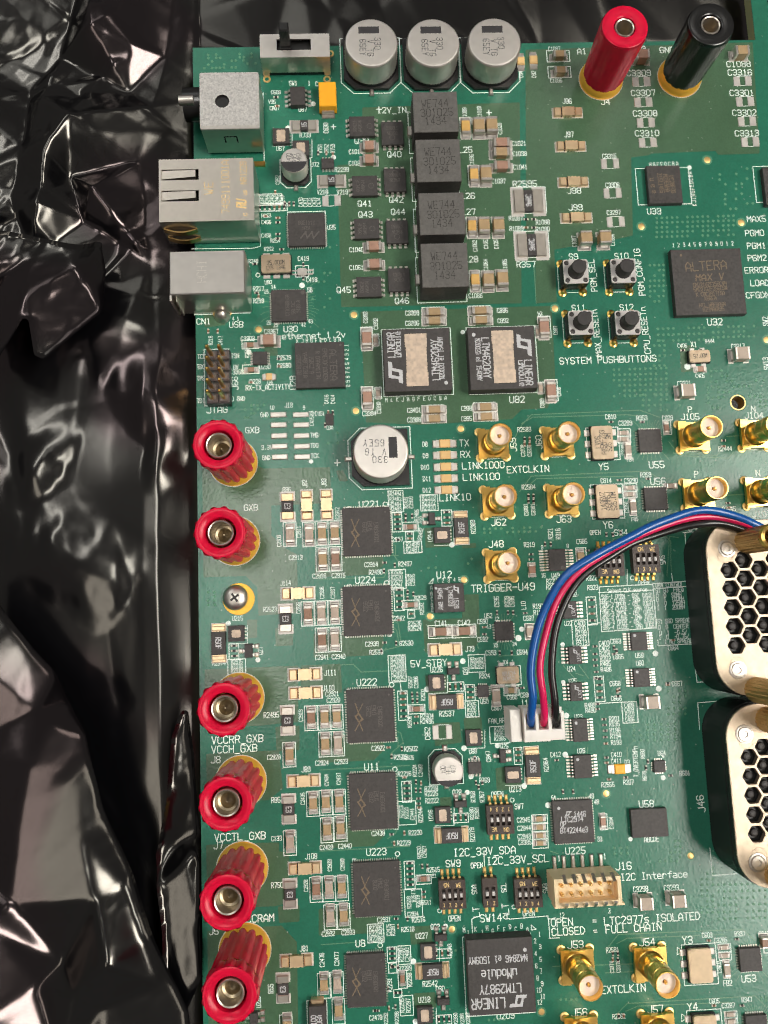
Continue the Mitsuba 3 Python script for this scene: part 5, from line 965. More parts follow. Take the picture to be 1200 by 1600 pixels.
# ------------------------------------------------------------------ white legend
for l in '''SW1 458 130 7|1 483 130 7|C 495 131 7|U87 473 171 7|C608 431 144 6|V35 425 159 6|C807 429 169 6|R733 477 211 7|U67 438 232 7|C830 509 200 7 90|+ 521 198 11|C852 434 281 6 90|R751 500 232 6 90|R752 510 232 6 90|R753 520 232 6 90|U72 492 257 7|R2299 534 265 7|Q39 565 220 9|C1014 556 237 7|C1031 556 255 7|12V_IN 612 172 9|Q40 616 241 9|C1009 726 177 6 90|C1018 749 175 6 90|C1020 781 201 6 90|C1021 811 224 7|C1038 812 240 7|C1041 813 261 7|L25 727 234 9|L26 731 306 9|L27 732 331 9|L28 736 405 9|C1036 737 250 6 90|C1037 779 283 7|R2595 820 287 9|Q41 570 318 9|Q42 619 312 9|V218 504 300 7|V219 535 300 7|Q43 571 335 9|Q44 622 331 9|C1040 557 390 7|C1061 557 418 7|Q45 537 453 9|Q46 628 470 9|C1062 742 384 6 90|C1052 759 380 6 90|C1051 775 380 6 90|C1064 759 414 6 90|C1065 789 414 6 90|C1066 743 462 7|C3399 644 489 7|C3396 644 505 7|C896 785 485 7|C892 786 501 7|R1087 806 341 7|R1088 848 347 7|R1089 807 357 7|R1090 848 358 7|R357 822 413 9
J96 886 158 8|J97 889 210 8|J98 897 298 9|J99 899 324 9|C3315 952 244 7|C3306 957 289 7|C3297 959 332 7|C1087 897 377 6 90|C1094 957 375 6 90|S9 896 401 9|S10 971 400 9|S11 904 481 9|S12 979 480 9|PGM_SEL 926 430 9 92|PGM_CONFIG 999 425 9 92|MAX_RESETn 932 520 9 92|CPU_RESETn 1008 516 9 92|SYSTEM~PUSHBUTTONS 950 562 10|U33 1022 330 9|MAX5 1182 342 9|PGM0 1179 364 9|PGM1 1182 384 9|PGM2 1183 403 9|ERROR 1182 422 9|LOAD 1187 442 9|CFGDN 1184 461 9|U32 1117 503 10|C3309 998 114 9|C3307 1005 145 9|C3308 1008 177 9|C3310 1011 208 9|C1079 996 76 8|C1088 1154 100 9|C3316 1156 113 9|C3301 1159 145 9|C3302 1163 176 9|C3313 1167 208 9|C1097 866 76 6|C1096 869 126 6|A1 909 80 9|J4 946 159 9|GND 1042 78 9|D34 814 116 6 90|D32 834 116 6 90|+ 592 171 12|+ 690 172 12|+ 764 176 12|U35 518 355 7|R253 416 337 6|C456 416 347 6|C458 416 368 6|R254 430 376 6|R252 420 389 6|C419 474 404 7|C418 487 437 7|Y1 487 424 7|R248 396 408 6|U80 419 441 6|R217 404 451 7|R218 404 470 7|14 427 448 6|15 416 456 6|56 484 453 7|28 420 504 6|29 431 508 6|42 474 507 6|43 485 502 6|U30 454 514 9|CN1 317 480 9|CN1 318 502 9|USB 369 507 9|020 370 471 8|4~1 368 482 6|4~1 368 498 6|C3367 424 518 7|C3303 387 529 7|ethernet_1.2v 490 524 9|U230 414 573 7|R2579 444 559 7|R2580 444 571 7|C3368 370 581 7|R228 399 596 7|D4 422 597 7|RX-TX_ACTIVITY 419 605 8|U28 458 598 9 92|J66 367 599 9 92
TCK 315 557 7|TDO 314 573 7|TMS 314 591 7|TDI 314 626 7|DISN 365 556 7|1.8V 364 574 7|10~GND 370 623 7|JTAG 339 640 10|R216 329 532 6 90|C417 344 532 6 90|R259 386 552 6 90|GND 413 648 7|TDI 489 646 7|TMS 491 680 7|TDO 491 696 7|TCK 492 712 7|3.3V 417 699 7|GND 416 715 7|J18 451 633 7|10 425 637 6|9 475 637 6|U31 502 646 6|C415 487 658 6 90|C416 510 624 6 90|C414 520 624 6 90|CBA 515 668 6|GXB 394 672 9|GXB 392 793 9|R86 448 765 7|J82 476 756 7 92|J83 506 754 7 92|C2909 436 845 6 90|C2911 467 831 6 90|C2912 527 802 6 90|C2913 462 871 7|C2916 499 900 7|C2915 529 899 7|J114 446 911 7|R2523 422 952 7|C2926 466 950 6 90|C2936 503 926 6 90|C2937 520 926 6 90|C2941 503 1027 7|C2940 529 1026 7|U215 371 966 7|R2374 342 1036 7|Q27 407 1017 7 92|R2375 370 1034 6|R2376 370 1041 6|R2378 370 1048 6|U221 577 788 10|U224 571 906 10|R2494 618 772 6|R2482 618 780 6|R2484 618 788 6|R2483 618 795 6|R2491 634 785 6 90|C2910 642 785 6 90|R2485 651 805 6 85|R2492 657 834 6 78|C2917 619 843 7|R2489 645 851 7|R2481 645 859 7|C2914 580 882 7|R2487 633 881 7|R2490 587 894 7|D8 664 694 7|D9 665 712 7|D10 664 730 7|D11 667 748 7|D12 667 766 7|TX 725 692 10|RX 727 710 10|LINK1000 755 727 10|LINK100 752 745 10|LINK10 711 777 10|R2373 670 777 7|R2372 670 785 7|R2370 670 793 7|Q28 659 812 6 90|U214 672 838 7 92|R2369 739 823 7 92|U12 694 898 10|1 684 907 6|2 692 907 6|3 701 907 6|4 710 906 6|5 718 905 6|A 674 918 6|B 674 928 6|C 675 936 6|D 675 945 6|E 676 953 6|R2535 620 894 6|R2528 620 902 6|R2527 620 910 6|R2521 620 917 6|R2534 638 906 6 90|C2935 645 906 6 90|R2529 657 934 6|R2532 659 951 6 92|C2942 622 966 7|R2536 648 974 7|R2524 648 982 7|C2939 581 1006 7|R2530 635 1005 7|R2533 588 1019 7|C141 689 974 8|C142 725 973 8|J79 734 1014 8|5V_STBY 670 1036 10
EXTCLKIN 825 733 10|J59 802 695 9 92|J60 842 691 9 92|J62 779 816 10|J63 881 811 10|J48 775 850 10|TRIGGER-U49 786 918 11|R2583 819 671 7|C3378 817 704 6 90|C3379 827 704 6 90|R2584 826 761 7|C3380 822 797 6 90|C3381 833 796 6 90|Y5 943 729 10|Y6 950 820 10|C810 954 651 7|C3289 977 661 7|C814 947 751 7|C3290 986 751 7|C3288 974 702 6 90|FB4 985 718 6|C3291 979 792 6 90|FB5 992 811 6|R353 1003 653 7|C609 1043 653 7|U55 1026 726 10|U56 1028 752 10|R359 1009 742 7|P 1078 640 9|J105 1078 651 9|N 1177 639 9|J104 1178 649 9|P 1088 741 9|N 1184 739 9|J107 1190 803 9|R2444 1133 701 7|R2445 1139 795 7|C3321 1069 599 7|C3317 1153 541 7|X1 1084 538 8|C406 1066 540 6|R444 1109 533 6|C405 1094 587 6|SW2 1196 502 8 92|SW13 1197 568 8 92|U82 808 624 10|C3393 571 496 6 90|C3392 587 506 6 90|C3394 577 646 7|C3390 592 637 6 90|C3401 647 641 7|C3388 647 656 7|C998 729 638 7|C995 729 654 7|C885 844 494 6 90|C887 868 516 6 90|C889 847 630 6 90|C888 873 612 6 90|+ 527 723 14|R321 860 834 7 90|R316 872 834 7 90|R319 827 851 7|C585 909 846 7|OPEN 930 832 7|SW4 970 832 9|9 847 855 6|16 849 899 6|8 887 853 6|U49 868 899 7|R222 862 908 7|R220 862 917 7|R322 924 903 7|R323 926 918 7|R315 898 925 6 90|U22 888 974 7|C400 906 974 7|R200 907 982 7|R198 908 989 7|R297 908 997 7|R473 909 1004 7|U52 763 962 7|12 776 967 6|13 764 979 6|C590 754 971 7|C592 754 999 7|C595 776 940 7 90|R328 792 940 7 90|C596 800 940 7 90|L10 818 946 7 90|C597 826 966 7|R191 841 947 7|R192 842 957 7|C593 767 1020 7|C594 816 1019 7|19 774 1008 6|24 804 1006 6|U24 893 1045 7|U25 895 1064 7|U23 904 1120 7|U26 908 1173 7|R324 757 1056 7|U50 757 1096 7|2 779 1036 6|X4 790 1035 7|1 801 1034 6|C567 776 1106 7|C566 800 1089 7|C586 821 1086 7|J1 818 1100 12|FAN_RPN 778 1126 7|R2359 781 1138 6|R2367 781 1146 6|R2365 781 1154 6|Q25 788 1166 7|R2364 853 1195 7 92|U213 805 1233 8|C412 868 1179 7|U88 739 1174 7|C847 763 1182 7 92|U69 742 1186 7|R768 739 1245 7 92|R767 753 1245 7 92|R769 757 1219 7|C403 944 1005 7|C402 944 1013 7|R204 945 1021 7|R202 946 1029 7|R485 946 1037 7|R486 947 1046 7|C663 962 1002 7|C665 966 1026 7|U59 999 1024 7|U60 1000 1036 7|C664 1052 1012 7|C667 1058 1068 7|C668 961 1068 7|C666 963 1091 7|C408 983 1102 6|C409 983 1109 6|R210 984 1116 6|C406 984 1124 6|R489 922 1102 7|R490 923 1110 7|R201 960 1123 7|R195 960 1131 7|R196 961 1141 7|R194 962 1150 7|R193 963 1160 7|C410 963 1179 7|C411 963 1189 7|D3 980 1191 7|R207 982 1222 7|R2555 950 1226 7|T_OVERTEMPn 993 1190 7 88|R679 1007 1212 6 90|R680 1004 1178 6 90|U64 1034 1177 7|R681 1070 1208 7
5V_STBY! 0 0 1|U226 682 1046 8|Q31 727 1048 7 92|R2537 698 1115 8|C852 668 1146 8 90|R2505 638 1184 6|R2508 621 1028 7|R2498 621 1036 7|R2499 621 1044 7|R2497 622 1052 7|C2925 622 1060 7|R2507 641 1066 6 90|C2986 650 1066 6 90|R2500 661 1086 6 88|R2504 667 1119 7|R2496 667 1127 7|R2506 640 1128 6 90|C2922 591 1169 7|R2502 642 1170 7|R2505 626 1183 7|U222 573 1066 10|U11 581 1198 10|U223 588 1331 10|U8 563 1474 10|J111 516 1051 8|J110 513 1075 8|C2921 519 1084 7|C2920 521 1094 7|R2495 424 1117 8|C2919 470 1118 6 90|C2928 428 1183 7|C2924 503 1192 7|C2923 533 1190 7|VCCRR_GXB 371 1155 11|VCCH_GXB 366 1170 11|J8 337 1187 10|J89 478 1202 8|R85 431 1250 8|C2435 473 1248 6 90|C2434 510 1219 6 90|C2437 529 1217 6 90|C2439 510 1324 7|C2440 539 1322 7|C133 432 1310 7|VCCTL_GXB 375 1307 11|J7 341 1321 10|J108 486 1338 8|C2928 478 1384 6 90|C2929 515 1352 6 90|C2930 535 1351 6 90|R750 433 1383 8|C2932 513 1459 7|C2933 544 1457 7|VCCRAM 402 1435 11|J5 334 1455 10|J81 475 1482 8|C2476 503 1500 7 90|C2477 526 1498 7 90|R55 423 1545 8 90|U228 404 1566 7 90|R2216 632 1209 7|R2224 648 1204 6 90|C2433 657 1204 6 90|R2218 674 1232 7|R2225 674 1240 7|R2222 675 1251 7|R2244 657 1274 7 92|R2213 627 1268 6 90|R2221 635 1270 6 90|C2441 644 1272 6 90|C2438 591 1302 7|R2220 649 1301 7|R2223 631 1317 7|Q28 714 1238 8|U216 673 1274 7 92|R2380 737 1271 6 92|R2381 745 1270 6 92|R2379 738 1304 7 92|I2C_33V_SDA 757 1330 11|SW9 708 1349 10|OPEN 745 1352 8|I2C_33V_SCL 809 1343 11|OPEN 777 1241 8|SW7 811 1260 8|C2945 818 1281 7|C2944 819 1294 7|C2943 819 1307 7|C3385 820 1316 7|SDA 741 1390 8 92|SCL 787 1387 8 92|LT 744 1425 10 92|ALT 790 1424 10 92|SW14 767 1434 11|OPEN 710 1435 8|OPEN 826 1427 8|SW8 852 1388 8 92|R2520 655 1332 6 90|C2927 663 1331 6 90|R2515 677 1359 7|19 678 1369 6 92|R2517 646 1400 6 92|R2518 639 1410 6 92|R2519 653 1408 6 92|C2934 645 1428 6|R2511 665 1410 6|C2931 600 1437 7|R2516 654 1437 7|R2518 637 1452 7|R2285 587 1450 7|R2294 587 1458 7|R2286 588 1467 7|C2475 607 1453 6 90|R2287 614 1453 6 90|R2290 627 1492 7 90|C2480 636 1492 7 90|R2289 633 1513 7|R2298 640 1531 7 90|R2291 609 1539 7 90|R2295 628 1571 7 90|R2297 638 1571 7 90|C2479 587 1590 7|R2292 603 1592 6 90|R2288 620 1590 6 90|Q32 680 1448 8|U227 659 1462 8|R2543 703 1484 6 92|R2542 672 1537 8|Q30 688 1545 8|U218 663 1562 8|R2390 712 1592 6 92|R2391 722 1592 6 92|R2393 731 1592 6 92
M 725 1453 7|L 733 1457 7|K 743 1452 7|J 752 1456 7|H 761 1450 7|G 770 1455 7|F 779 1450 7|E 788 1453 7|D 797 1448 7|C 806 1452 7|B 815 1447 7|A 824 1452 7|1 843 1460 7|2 836 1470 7|3 844 1479 7|4 837 1490 7|5 845 1499 7|6 838 1509 7|7 845 1517 7|8 840 1528 7|9 847 1537 7|10 842 1547 7|11 848 1557 7|12 843 1566 7|U209 790 1587 9|OPEN 878 1441 11|= 929 1439 9|CLOSED 888 1455 11|= 930 1455 9|LTC2977s~ISOLATED 1019 1435 11|FULL~CHAIN 990 1450 11|J16 974 1353 11|I2C~Interface 1022 1368 10|11 876 1341 8|1 945 1338 8|12 878 1430 7|2 952 1423 7|C3298 1001 1389 8|C3293 1049 1387 8|J53 899 1476 11|J54 1011 1472 11|EXTCLKIN 974 1545 11|J56 905 1582 11|J57 1024 1577 11|Y3 1074 1469 11|Y4 1082 1573 11|C603 1105 1461 7|C3285 1126 1469 7|R337 1156 1459 7|C3401 1196 1459 7|U53 1170 1529 10|FB2 1137 1536 8|C3402 1124 1511 6 90|C605 1116 1564 7|C3287 1138 1571 7|R347 1167 1562 7|R2581 957 1484 7|R2582 967 1588 7|C3374 956 1511 6 90|C3375 966 1510 6 90|U225 899 1329 10|64 865 1246 6|49 924 1244 7|48 932 1253 7|17 871 1314 7|33 937 1311 7|U58 1010 1256 10|ABCDE 1018 1311 8|C3384 955 1286 6 90|J46 1095 1256 11 94
Select~CLK~source 980 922 6|SB5-1~OPEN~-~OSC~(U53) 980 931 6|SB5-1~CLOSE~-~SMA~(U53) 980 938 6|SB5-2~OPEN~-~OSC~(U54) 981 944 6|SB5-2~CLOSE~-~SMA~(U54) 982 951 6|SB5-3~OPEN~-~OSC~(U55) 982 958 6|SB5-3~CLOSE~-~SMA~(U55) 983 965 6|SB5-4~OPEN~-~OSC~(U56) 983 972 6|SB5-4~CLOSE~-~SMA~(U56) 984 979 6|U84~CONTROL 1046 914 6.5|S1~S0~~FREQ 1046 922 6.5|0~~0~~50MHz 1047 930 6.5|0~~1~~100MHz 1049 936 6.5|1~~0~~125MHz 1050 942 6.5|1~~1~~200MHz 1050 949 6.5|SS1~SS0~SPREAD 1051 970 6.5|0~~0~~CENTER 1052 979 6.5|0~~1~~-0.5/ 1052 988 6.5|1~~0~~-0.75/ 1053 995 6.5|1~~1~NO~SPREAD 1054 1002 6.5|OPEN 1006 910 7|SW5 1035 875 8 -86|J47 1086 825 9'''.replace('\n', '|').split('|'):
    q = l.split()
    if q[3] != '1' or len(q) > 5: text(SILK, q[0].replace('~', ' '), float(q[1]), float(q[2]), float(q[3]), float(q[4]) if len(q) > 4 else 0, 0.05 * mm)
for f in ((406, 303, 440, 321), (451, 330, 508, 387), (607, 767, 630, 800), (657, 773, 684, 798), (631, 846, 659, 864), (608, 890, 634, 920), (607, 1024, 634, 1065), (727, 1095, 748, 1120), (732, 1023, 758, 1050), (894, 969, 919, 1009), (972, 1097, 996, 1129), (765, 1135, 796, 1161), (574, 1444, 600, 1472), (622, 1478, 642, 1506), (625, 1556, 646, 1586),
          (622, 1252, 650, 1288), (632, 1390, 660, 1432), (356, 1030, 384, 1060)): frame(*f)
for p in ([(1070, 832), (1072, 864)], [(1067, 832), (1086, 831)], [(1086, 1044), (1089, 1066), (1125, 1064)], [(1090, 1098), (1093, 1140)], [(1090, 1098), (1128, 1095)], [(1109, 1325), (1113, 1368), (1150, 1365)], [(739, 1475), (737, 1436), (745, 1432)], [(796, 1436), (856, 1431), (857, 1440)], [(859, 1466), (857, 1436), (868, 1434)],
          [(858, 1466), (874, 1465)], [(756, 1332), (757, 1354)], [(704, 797), (690, 797)], [(936, 917), (1020, 913), (1026, 981), (940, 987), (936, 917)], [(1020, 912), (1073, 908), (1082, 1006), (1028, 1009)], [(935, 926), (1020, 922)], [(1022, 920), (1074, 916)], [(980, 890), (980, 914)], [(1049, 896), (1051, 908)], [(919, 976), (937, 973)], [(937, 1099), (972, 1097)], [(625, 1065), (627, 1080)]): sline(p)
for x, y, s in ((543, 792, 1), (538, 868, 3), (606, 864, 2), (543, 914, 1), (540, 996, 3), (612, 994, 2), (542, 1077, 1), (542, 1160, 3), (620, 1158, 2), (546, 1208, 1), (622, 1296, 2), (551, 1342, 1), (554, 1428, 3), (542, 1488, 1), (618, 1575, 2)):
    dx, dy = {1: (5, 5), 2: (-5, -5), 3: (5, -5)}[s]; sline([(x + dx, y), (x, y), (x, y + dy)], 1.3)
for x, y, r in ((489.5, 162.5, 4), (450, 200, 4), (521, 246, 4), (472, 446, 4.5), (1077, 262, 3.5), (389, 550, 4), (486, 721, 3.5), (357, 974, 4), (403, 1031, 4), (706, 851, 4.5), (723, 1033, 4.5), (667, 1077, 4.5), (725, 1169, 4.5), (736, 1213, 4.5), (730, 1238, 4), (777, 1165, 4), (819, 1228, 4.5), (810, 997, 5), (815, 983, 4), (879, 1007, 3.5), (880, 1066, 3.5), (885, 1118, 4.5), (883, 1179, 4.5), (856, 1258, 4.5), (696, 1447, 4), (646, 1502, 4.5), (649, 1596, 4.5), (985, 1311, 3.5), (1024, 1021, 4.5), (1029, 1076, 4.5), (1036, 1215, 4), (703, 598, 3.5), (723, 519, 3.5), (1074, 573, 5), (704, 1238, 0.1), (1036, 1182, 2)): dot(x, y, r)
for x, y in ((602, 788), (604, 911), (612, 1070), (617, 1202), (621, 1334), (594, 1477)): ring(x, y, 3.6)
for x, y in ((687, 1423), (803, 1417), (800, 1250), (988, 903), (403, 430)): ring(x, y, 3.2, 1.1)
for p in ([(670, 912), (677, 904), (676, 912)], [(830, 1445), (838, 1452), (830, 1453)], [(1058, 1480), (1058, 1492), (1066, 1486)], [(1065, 1584), (1065, 1596), (1073, 1590)], [(398, 192), (402, 196), (398, 199)]): sline(p, 1.1, True)
for x, y, n, dx, dy, t in ((1052, 383, 12, 8.4, -.25, '1234567890'), (1047, 398, 16, .65, 6.0, 'ABCDEFGHJKLMNPRT'), (499 - 34, 533, 10, 7.3, -.3, 'KJHGFEDCBA'), (541, 540, 10, .3, 7.0, '1234567890'), (1016, 257, 8, 6, -.2, 'HGFEDCBA'), (1078, 270, 11, .7, 5, 'ABCDEFGHIJK'), (600, 528, 12, .35, 7, '210987654321'), (604, 625, 12, 8.4, -.3, 'MLKJHGFEDCBA')):
    for i in range(n): text(SILK, t[i % len(t)], x + dx * i, y + dy * i, 6, 90 if dy > 1 else 0)
for s in range(5): text(SILK, 'R%d' % (243 + s), 406 + 8 * s + 3, 312, 6, 90); text(SILK, 'C%d' % (470 + s), 470 + 7 * s, 316, 6, 90)
for s in range(3): text(SILK, 'R238%d' % s, 738 + 7 * s, 1036, 6, 90); text(SILK, 'R32%d' % (5 + s), 737, 1101 + 8 * s, 6)
for y in (300, 362): sline([(648, y), (651, y + 40)], 1)
put(BOARD, 'printed_legend', SILK, 'm_silk', label='white printed lettering and outlines all over the board')

# ------------------------------------------------------------------ fan cable: a thing of its own, plugged into the header
FAN = 'fan_cable'
labels[FAN] = {'label': 'blue, red and black three-wire cable with a white plug, looping over the board', 'category': 'cable'}
z = 7.8 * mm; c, W_, H_ = R(849, 1129, z, 61, 46)
ph = sbox(c[0] - W_ / 2, c[1] - H_ / 2, c[0] + W_ / 2, c[1] + H_ / 2); px_ = W_ / 3
for i in range(3): ph = ph.difference(sbox(c[0] - W_ / 2 + px_ * (i + .14), c[1] - H_ * .24, c[0] - W_ / 2 + px_ * (i + .90), c[1] + H_ * .30))
put(FAN, 'plug', M().poly(ph, 2.6 * mm, z), 'm_white')
put(FAN, 'plug_back', M().box(c + [0, -H_ * .03, 0], W_ * .96, H_ * .6, 2.6 * mm, 4.6 * mm), 'm_ivory')
put(FAN, 'key_rib', M().box(c + [-W_ * .16, -H_ / 2 - .42 * mm, 0], W_ * .68, .8 * mm, 2.6 * mm, z - .5 * mm, .1 * mm), 'm_white')
from scipy.interpolate import CubicSpline
def wire(pts, col, rad, label):
    p = np.array([at(a, b, zz * mm) for a, b, zz in pts]); t = np.concatenate([[0], np.cumsum(np.linalg.norm(np.diff(p, axis=0), axis=1))])
    q = CubicSpline(t, p)(np.linspace(0, t[-1], 160)); g = np.random.default_rng(int(rad * 1000)).normal(0, .5 * mm, q.shape); q = q + gaussian_filter(g, [5, 0]) * np.clip(np.linspace(0, 12, 160), 0, 1)[:, None]; put(FAN, 'wire', M().tube(q, rad * mm, 16), col, True, label)
wire([(831, 1131, 4.8), (831, 1119, 8.5), (832, 1085, 10.8), (829, 1050, 11.5), (837, 1000, 12), (853, 950, 13), (876, 908, 14), (905, 883, 14.5), (938, 862, 14.5), (975, 843, 14), (1025, 820, 13.5), (1060, 805, 13), (1100, 797, 12.8), (1128, 799, 12.6), (1152, 806, 12.2), (1175, 816, 11.6), (1215, 838, 11.5), (1260, 862, 11.5)], 'm_wire_blue', 0.76, 'blue wire of the fan cable')
wire([(850, 1131, 4.8), (850, 1119, 8.2), (850, 1085, 10.2), (845, 1050, 10.8), (852, 1000, 11), (866, 950, 11.5), (886, 913, 12), (912, 887, 12.4), (944, 866, 12.4), (980, 846, 12.2), (1028, 824, 11.8), (1062, 812, 11.5), (1098, 806, 11.5), (1128, 808, 11.4), (1152, 814, 11.2), (1178, 824, 10.9), (1215, 843, 10.9), (1260, 866, 10.9)], 'm_wire_red', 0.68, 'crimson wire of the fan cable')
wire([(869, 1131, 4.8), (869, 1120, 8.0), (867, 1090, 9.8), (860, 1050, 10.4), (865, 1000, 10.2), (878, 952, 10.2), (898, 914, 10.4), (922, 890, 10.6), (952, 869, 10.6), (988, 849, 10.5), (1032, 832, 10.4), (1064, 823, 10.6), (1098, 818, 11.0), (1128, 819, 11.0), (1155, 826, 10.9), (1180, 836, 10.9), (1215, 855, 10.9), (1260, 880, 10.9)], 'm_wire_black', 0.72, 'black wire of the fan cable')
for i in range(3): put(FAN, 'contact', M().box((c[0] - W_ / 2 + px_ * (i + .5), c[1] - H_ * .1), 1.1 * mm, 1.5 * mm, 4.6 * mm, 5.3 * mm, .1 * mm), 'm_tin')

# ------------------------------------------------------------------ under and around the board: bench and crumpled black bag
put_ = lambda key, m, mat, smooth=False: scene.__setitem__(key, mikit.ply(m.mesh() if isinstance(m, M) else m, mat, smooth=smooth))
put_('bench_top', M().box((0, 0), 1.2, 1.2, -0.052, -0.032), 'm_table'); labels['bench_top'] = {'label': 'dark bench top under the bag', 'kind': 'structure'}
BAG = 'plastic_bag'
labels[BAG] = {'label': 'crumpled shiny black plastic bag spread under and left of the circuit board', 'category': 'bag'}
def sheet(x0, x1, y0, y1, step, zfun):
    nx, ny = int((x1 - x0) / step) + 1, int((y1 - y0) / step) + 1
    X, Y = np.meshgrid(np.linspace(x0, x1, nx), np.linspace(y0, y1, ny))
    Z, keep = zfun(X, Y)
    i = (np.arange(ny - 1)[:, None] * nx + np.arange(nx - 1)[None]).ravel()
    f = np.vstack([np.stack([i, i + 1, i + nx + 1], 1), np.stack([i, i + nx + 1, i + nx], 1)])
    if keep is not None:
        k = keep.ravel(); f = f[k[f].all(1)]
    t = trimesh.Trimesh(np.column_stack([X.ravel(), Y.ravel(), Z.ravel()]), f, process=False); t.remove_unreferenced_vertices(); return t
def facets(X, Y, spacing, amp, seed, aniso=1.0, extra=None):
    """sharp-creased random folds: linear facets over scattered points"""
    r = np.random.default_rng(seed); x0, x1, y0, y1 = X.min() - .03, X.max() + .03, Y.min() - .03, Y.max() + .03
    n = int((x1 - x0) * (y1 - y0) / spacing ** 2)
    P = np.column_stack([r.uniform(x0, x1, n), r.uniform(y0, y1, n)]); H = r.uniform(-1, 1, n) * amp
    if extra is not None:
        ex = np.array(extra)[:, :2]; d = np.linalg.norm(P[:, None] - ex[None], axis=2).min(1); P, H = P[d > spacing * .7], H[d > spacing * .7]
        P = np.vstack([P, ex]); H = np.concatenate([H, np.array(extra)[:, 2]])
    P = np.vstack([P, [(a, b) for a in (x0 - .05, x1 + .05) for b in (y0 - .05, y1 + .05)]]); H = np.concatenate([H, np.zeros(4)])
    return LinearNDInterpolator(P * [1, aniso], H)(X, Y * aniso)
def px3(l): return [(*at(a, b)[:2], h * mm) for a, b, h in l]
UL = at(0, 0)[1]
def long_folds(X, Y, ang, stretch, spacing, amp, seed, sm, warp=3.0):
    """folds drawn out along one direction and bent by a slow warp"""
    q = np.stack([X / .022, Y / .022, np.zeros_like(X)], -1); a = math.radians(ang)
    U = X + warp * mm * (meshkit.fbm(q, 2, seed) - .5) * 2; V = Y + warp * mm * (meshkit.fbm(q + 7.7, 2, seed + 1) - .5) * 2
    return gaussian_filter(facets((U * math.cos(a) + V * math.sin(a)) / stretch, -U * math.sin(a) + V * math.cos(a), spacing, amp, seed), sm)
def film(X, Y):
    up = 1 / (1 + np.exp(-(Y - at(100, 500)[1]) / (6 * mm))); d = np.maximum(E_L - X, 0) / mm; left = np.clip(d / 30, 0, 1)
    star = px3([(115, 185, 7), (145, 42, 6), (75, 243, 6), (145, 293, 7), (62, 323, 6), (80, 60, -2), (200, 60, 4), (190, 120, -1), (30, 120, -2), (100, 262, 1), (120, 330, 0), (40, 400, 0), (30, 225, 3), (210, 235, 2), (230, 150, 4), (60, 140, 2), (10, 300, 2), (250, 60, 0), (175, 20, 5)])
    A = gaussian_filter(facets(X, Y, 0.016, 1.6 * mm, 3, 1.0, star), 1.0) + long_folds(X, Y, 25, 2.6, 0.0075, 1.5 * mm, 12, 1.6)
    B = long_folds(X, Y, -35, 3.2, 0.0034, 0.42 * mm, 14, 1.0) + long_folds(X, Y, 60, 4, 0.0016, 0.10 * mm, 15, .7)
    soft = gaussian_filter(facets(X, Y, 0.020, 1.5 * mm, 21, .55), 6); soft2 = long_folds(X, Y, 100, 3.5, 0.005, 0.34 * mm, 22, 2.0)
    wob2 = (meshkit.fbm(np.stack([X / .022, Y / .026, 0 * X + 5], -1), 2, 47) - .5) * 2
    wob = (meshkit.fbm(np.stack([X / .009, Y / .014, 0 * X], -1), 3, 40) - .5) * 2
    for x, y, ra, rb, h, an in ((225, 620, 9, 15, 2.4, .5), (252, 700, 6, 10, 1.6, -.3), (110, 880, 20, 12, 1.7, -.45), (50, 720, 12, 8, 1.8, .7)):
        q = at(x, y); ca, sa = math.cos(an), math.sin(an); U = ((X - q[0]) * ca + (Y - q[1]) * sa) / mm / ra + .35 * wob; V = (-(X - q[0]) * sa + (Y - q[1]) * ca) / mm / rb - .25 * wob
        soft = soft + h * mm * np.maximum(0, 1 - U * U - V * V) ** 2.4
    d = np.maximum(d + np.clip(d / 4, 0, 1) * 0.8 * wob2, 0)
    run = 0.19 * np.minimum(d, 9) - 0.10 * np.maximum(d - 9, 0) + 1.6
    z = -7.5 * mm + left ** .6 * up * (A + B + 4 * mm) + (1 - up) * (np.clip(d / 12, 0, 1) * (soft + soft2) + run * mm)
    top = np.clip((Y - E_T) / (6 * mm), 0, 1) * (1 - left)
    z = z + top * (gaussian_filter(facets(X, Y, 0.022, 1.0 * mm, 31, 1.0), 3) + long_folds(X, Y, 115, 3.5, 0.007, 0.55 * mm, 33, 1.6))
    z = gaussian_filter(z, 0.7)
    lim = -BT - 1.2 * mm
    inside = 1 / (1 + np.exp(-np.minimum(X - E_L, E_T - Y) / (1.2 * mm)))
    return z * (1 - inside) + np.minimum(z, lim - 2 * mm) * inside, (X < E_L + 6 * mm) | (Y > E_T - 6 * mm)
a, b = at(-60, -60), at(1260, 1680)
put(BAG, 'film', sheet(a[0] - .006, at(1280, 0)[0], b[1] - .004, a[1] + .010, 0.32 * mm, film), 'm_film', True)
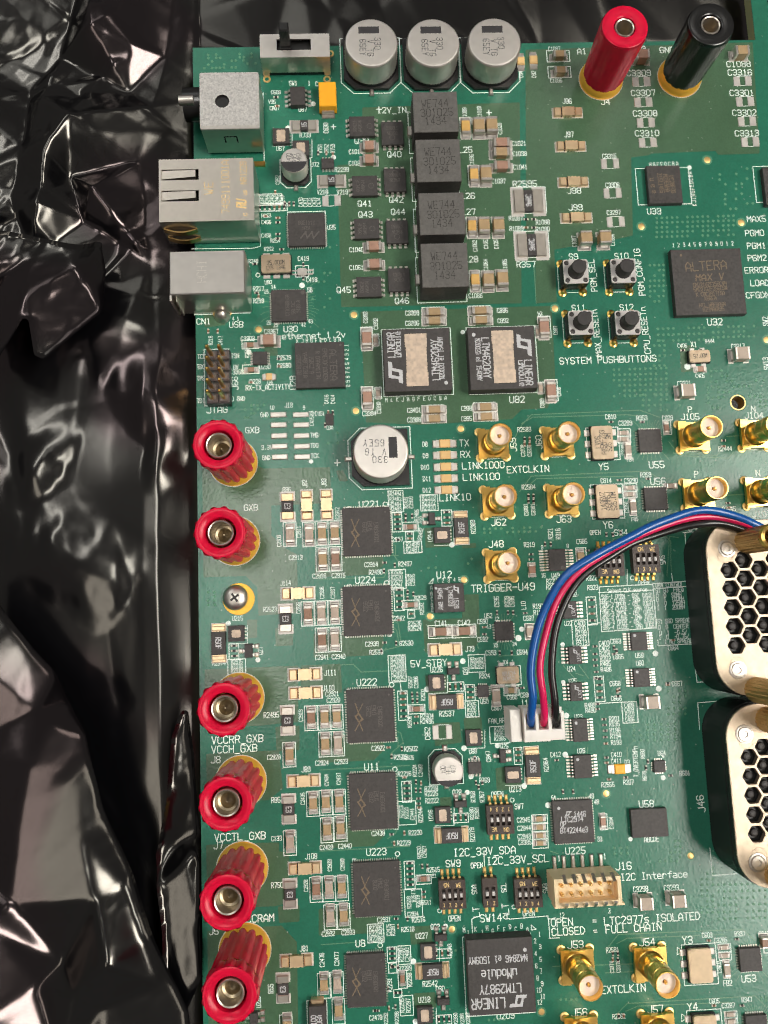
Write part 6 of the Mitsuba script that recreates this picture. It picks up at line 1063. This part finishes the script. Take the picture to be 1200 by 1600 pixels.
def flap(name, poly, zbase, seed, spacing, amp, extra, label, curl=0.9 * mm, fine=.10):
    """a loose piece of film with a smooth, slightly curled rim"""
    P = Polygon([tuple(at(*p)[:2]) for p in poly]).buffer(.8 * mm).buffer(-1.6 * mm).buffer(.8 * mm); x0, y0, x1, y1 = P.bounds
    def zf(X, Y):
        Z = gaussian_filter(facets(X, Y, spacing, amp, seed, 1.0, px3(extra)), 2.0) + long_folds(X, Y, 70, 3.5, spacing * .3, amp * fine, seed + 1, 1.2) + long_folds(X, Y, 20, 3, spacing * .12, amp * fine * .2, seed + 2, .8) + zbase
        d = shapely.distance(shapely.points(X, Y), P.exterior)
        Z = gaussian_filter(Z, .8) + curl * np.exp(-d / (0.7 * mm))
        return Z, shapely.contains_xy(P, X, Y)
    t = sheet(x0, x1, y0, y1, 0.32 * mm, zf)
    e = trimesh.grouping.group_rows(t.edges_sorted, require_count=1); i = np.unique(t.edges_sorted[e])   # rim vertices slide onto the outline
    v = t.vertices.copy(); q = shapely.line_interpolate_point(P.exterior, shapely.line_locate_point(P.exterior, shapely.points(v[i, 0], v[i, 1])))
    v[i, 2] += curl * (1 - np.exp(-shapely.distance(shapely.points(v[i, 0], v[i, 1]), P.exterior) / (0.7 * mm)))
    v[i, 0], v[i, 1] = shapely.get_x(q), shapely.get_y(q)
    put(BAG, name, trimesh.Trimesh(v, t.faces, process=False), 'm_film', True, label)
flap('flap', [(-70, 905), (0, 940), (60, 1015), (133, 1093), (150, 1160), (172, 1250), (205, 1330), (238, 1420), (268, 1500), (300, 1570), (310, 1700), (-70, 1700)], 2.0 * mm, 44, 0.016, 2.2 * mm,
     [(133, 1093, 5), (60, 1110, -1), (90, 1125, 1.0), (125, 1140, 1.3), (60, 1190, 1.5), (130, 1190, 1.6), (40, 1300, 1.6), (140, 1300, 1.8), (30, 1400, 1.5), (160, 1390, 2.4), (10, 1424, 4.5), (188, 1478, 6.0), (100, 1500, -1.5), (125, 1545, 2.0), (0, 1575, 3.5), (60, 1540, -1), (200, 1380, 0), (230, 1460, 1.5), (250, 1530, 0), (170, 1560, 1), (100, 1650, 0)], 'shiny folded flap of the bag at the lower left')
flap('edge_fold', [(292, 1090), (306, 1180), (310, 1300), (314, 1420), (318, 1520), (296, 1570), (280, 1600), (262, 1600), (255, 1450), (240, 1340), (262, 1250), (270, 1150)], -1.0 * mm, 61, 0.009, 2.0 * mm, [(300, 1200, 1.5), (312, 1450, 2.0), (306, 1540, 2.2)], 'narrow wrinkled fold of the bag pressed against the board edge')
flap('corner_fold', [(-60, 360), (60, 372), (110, 385), (175, 400), (178, 440), (160, 490), (84, 574), (70, 568), (60, 500), (50, 520), (8, 585), (-60, 560)], 1.0 * mm, 71, 0.010, 3.0 * mm, [(80, 572, 3.5), (10, 583, 3.2), (55, 480, 4), (170, 410, 5), (120, 420, 1.0)], 'pointed fold of the bag at the left edge')
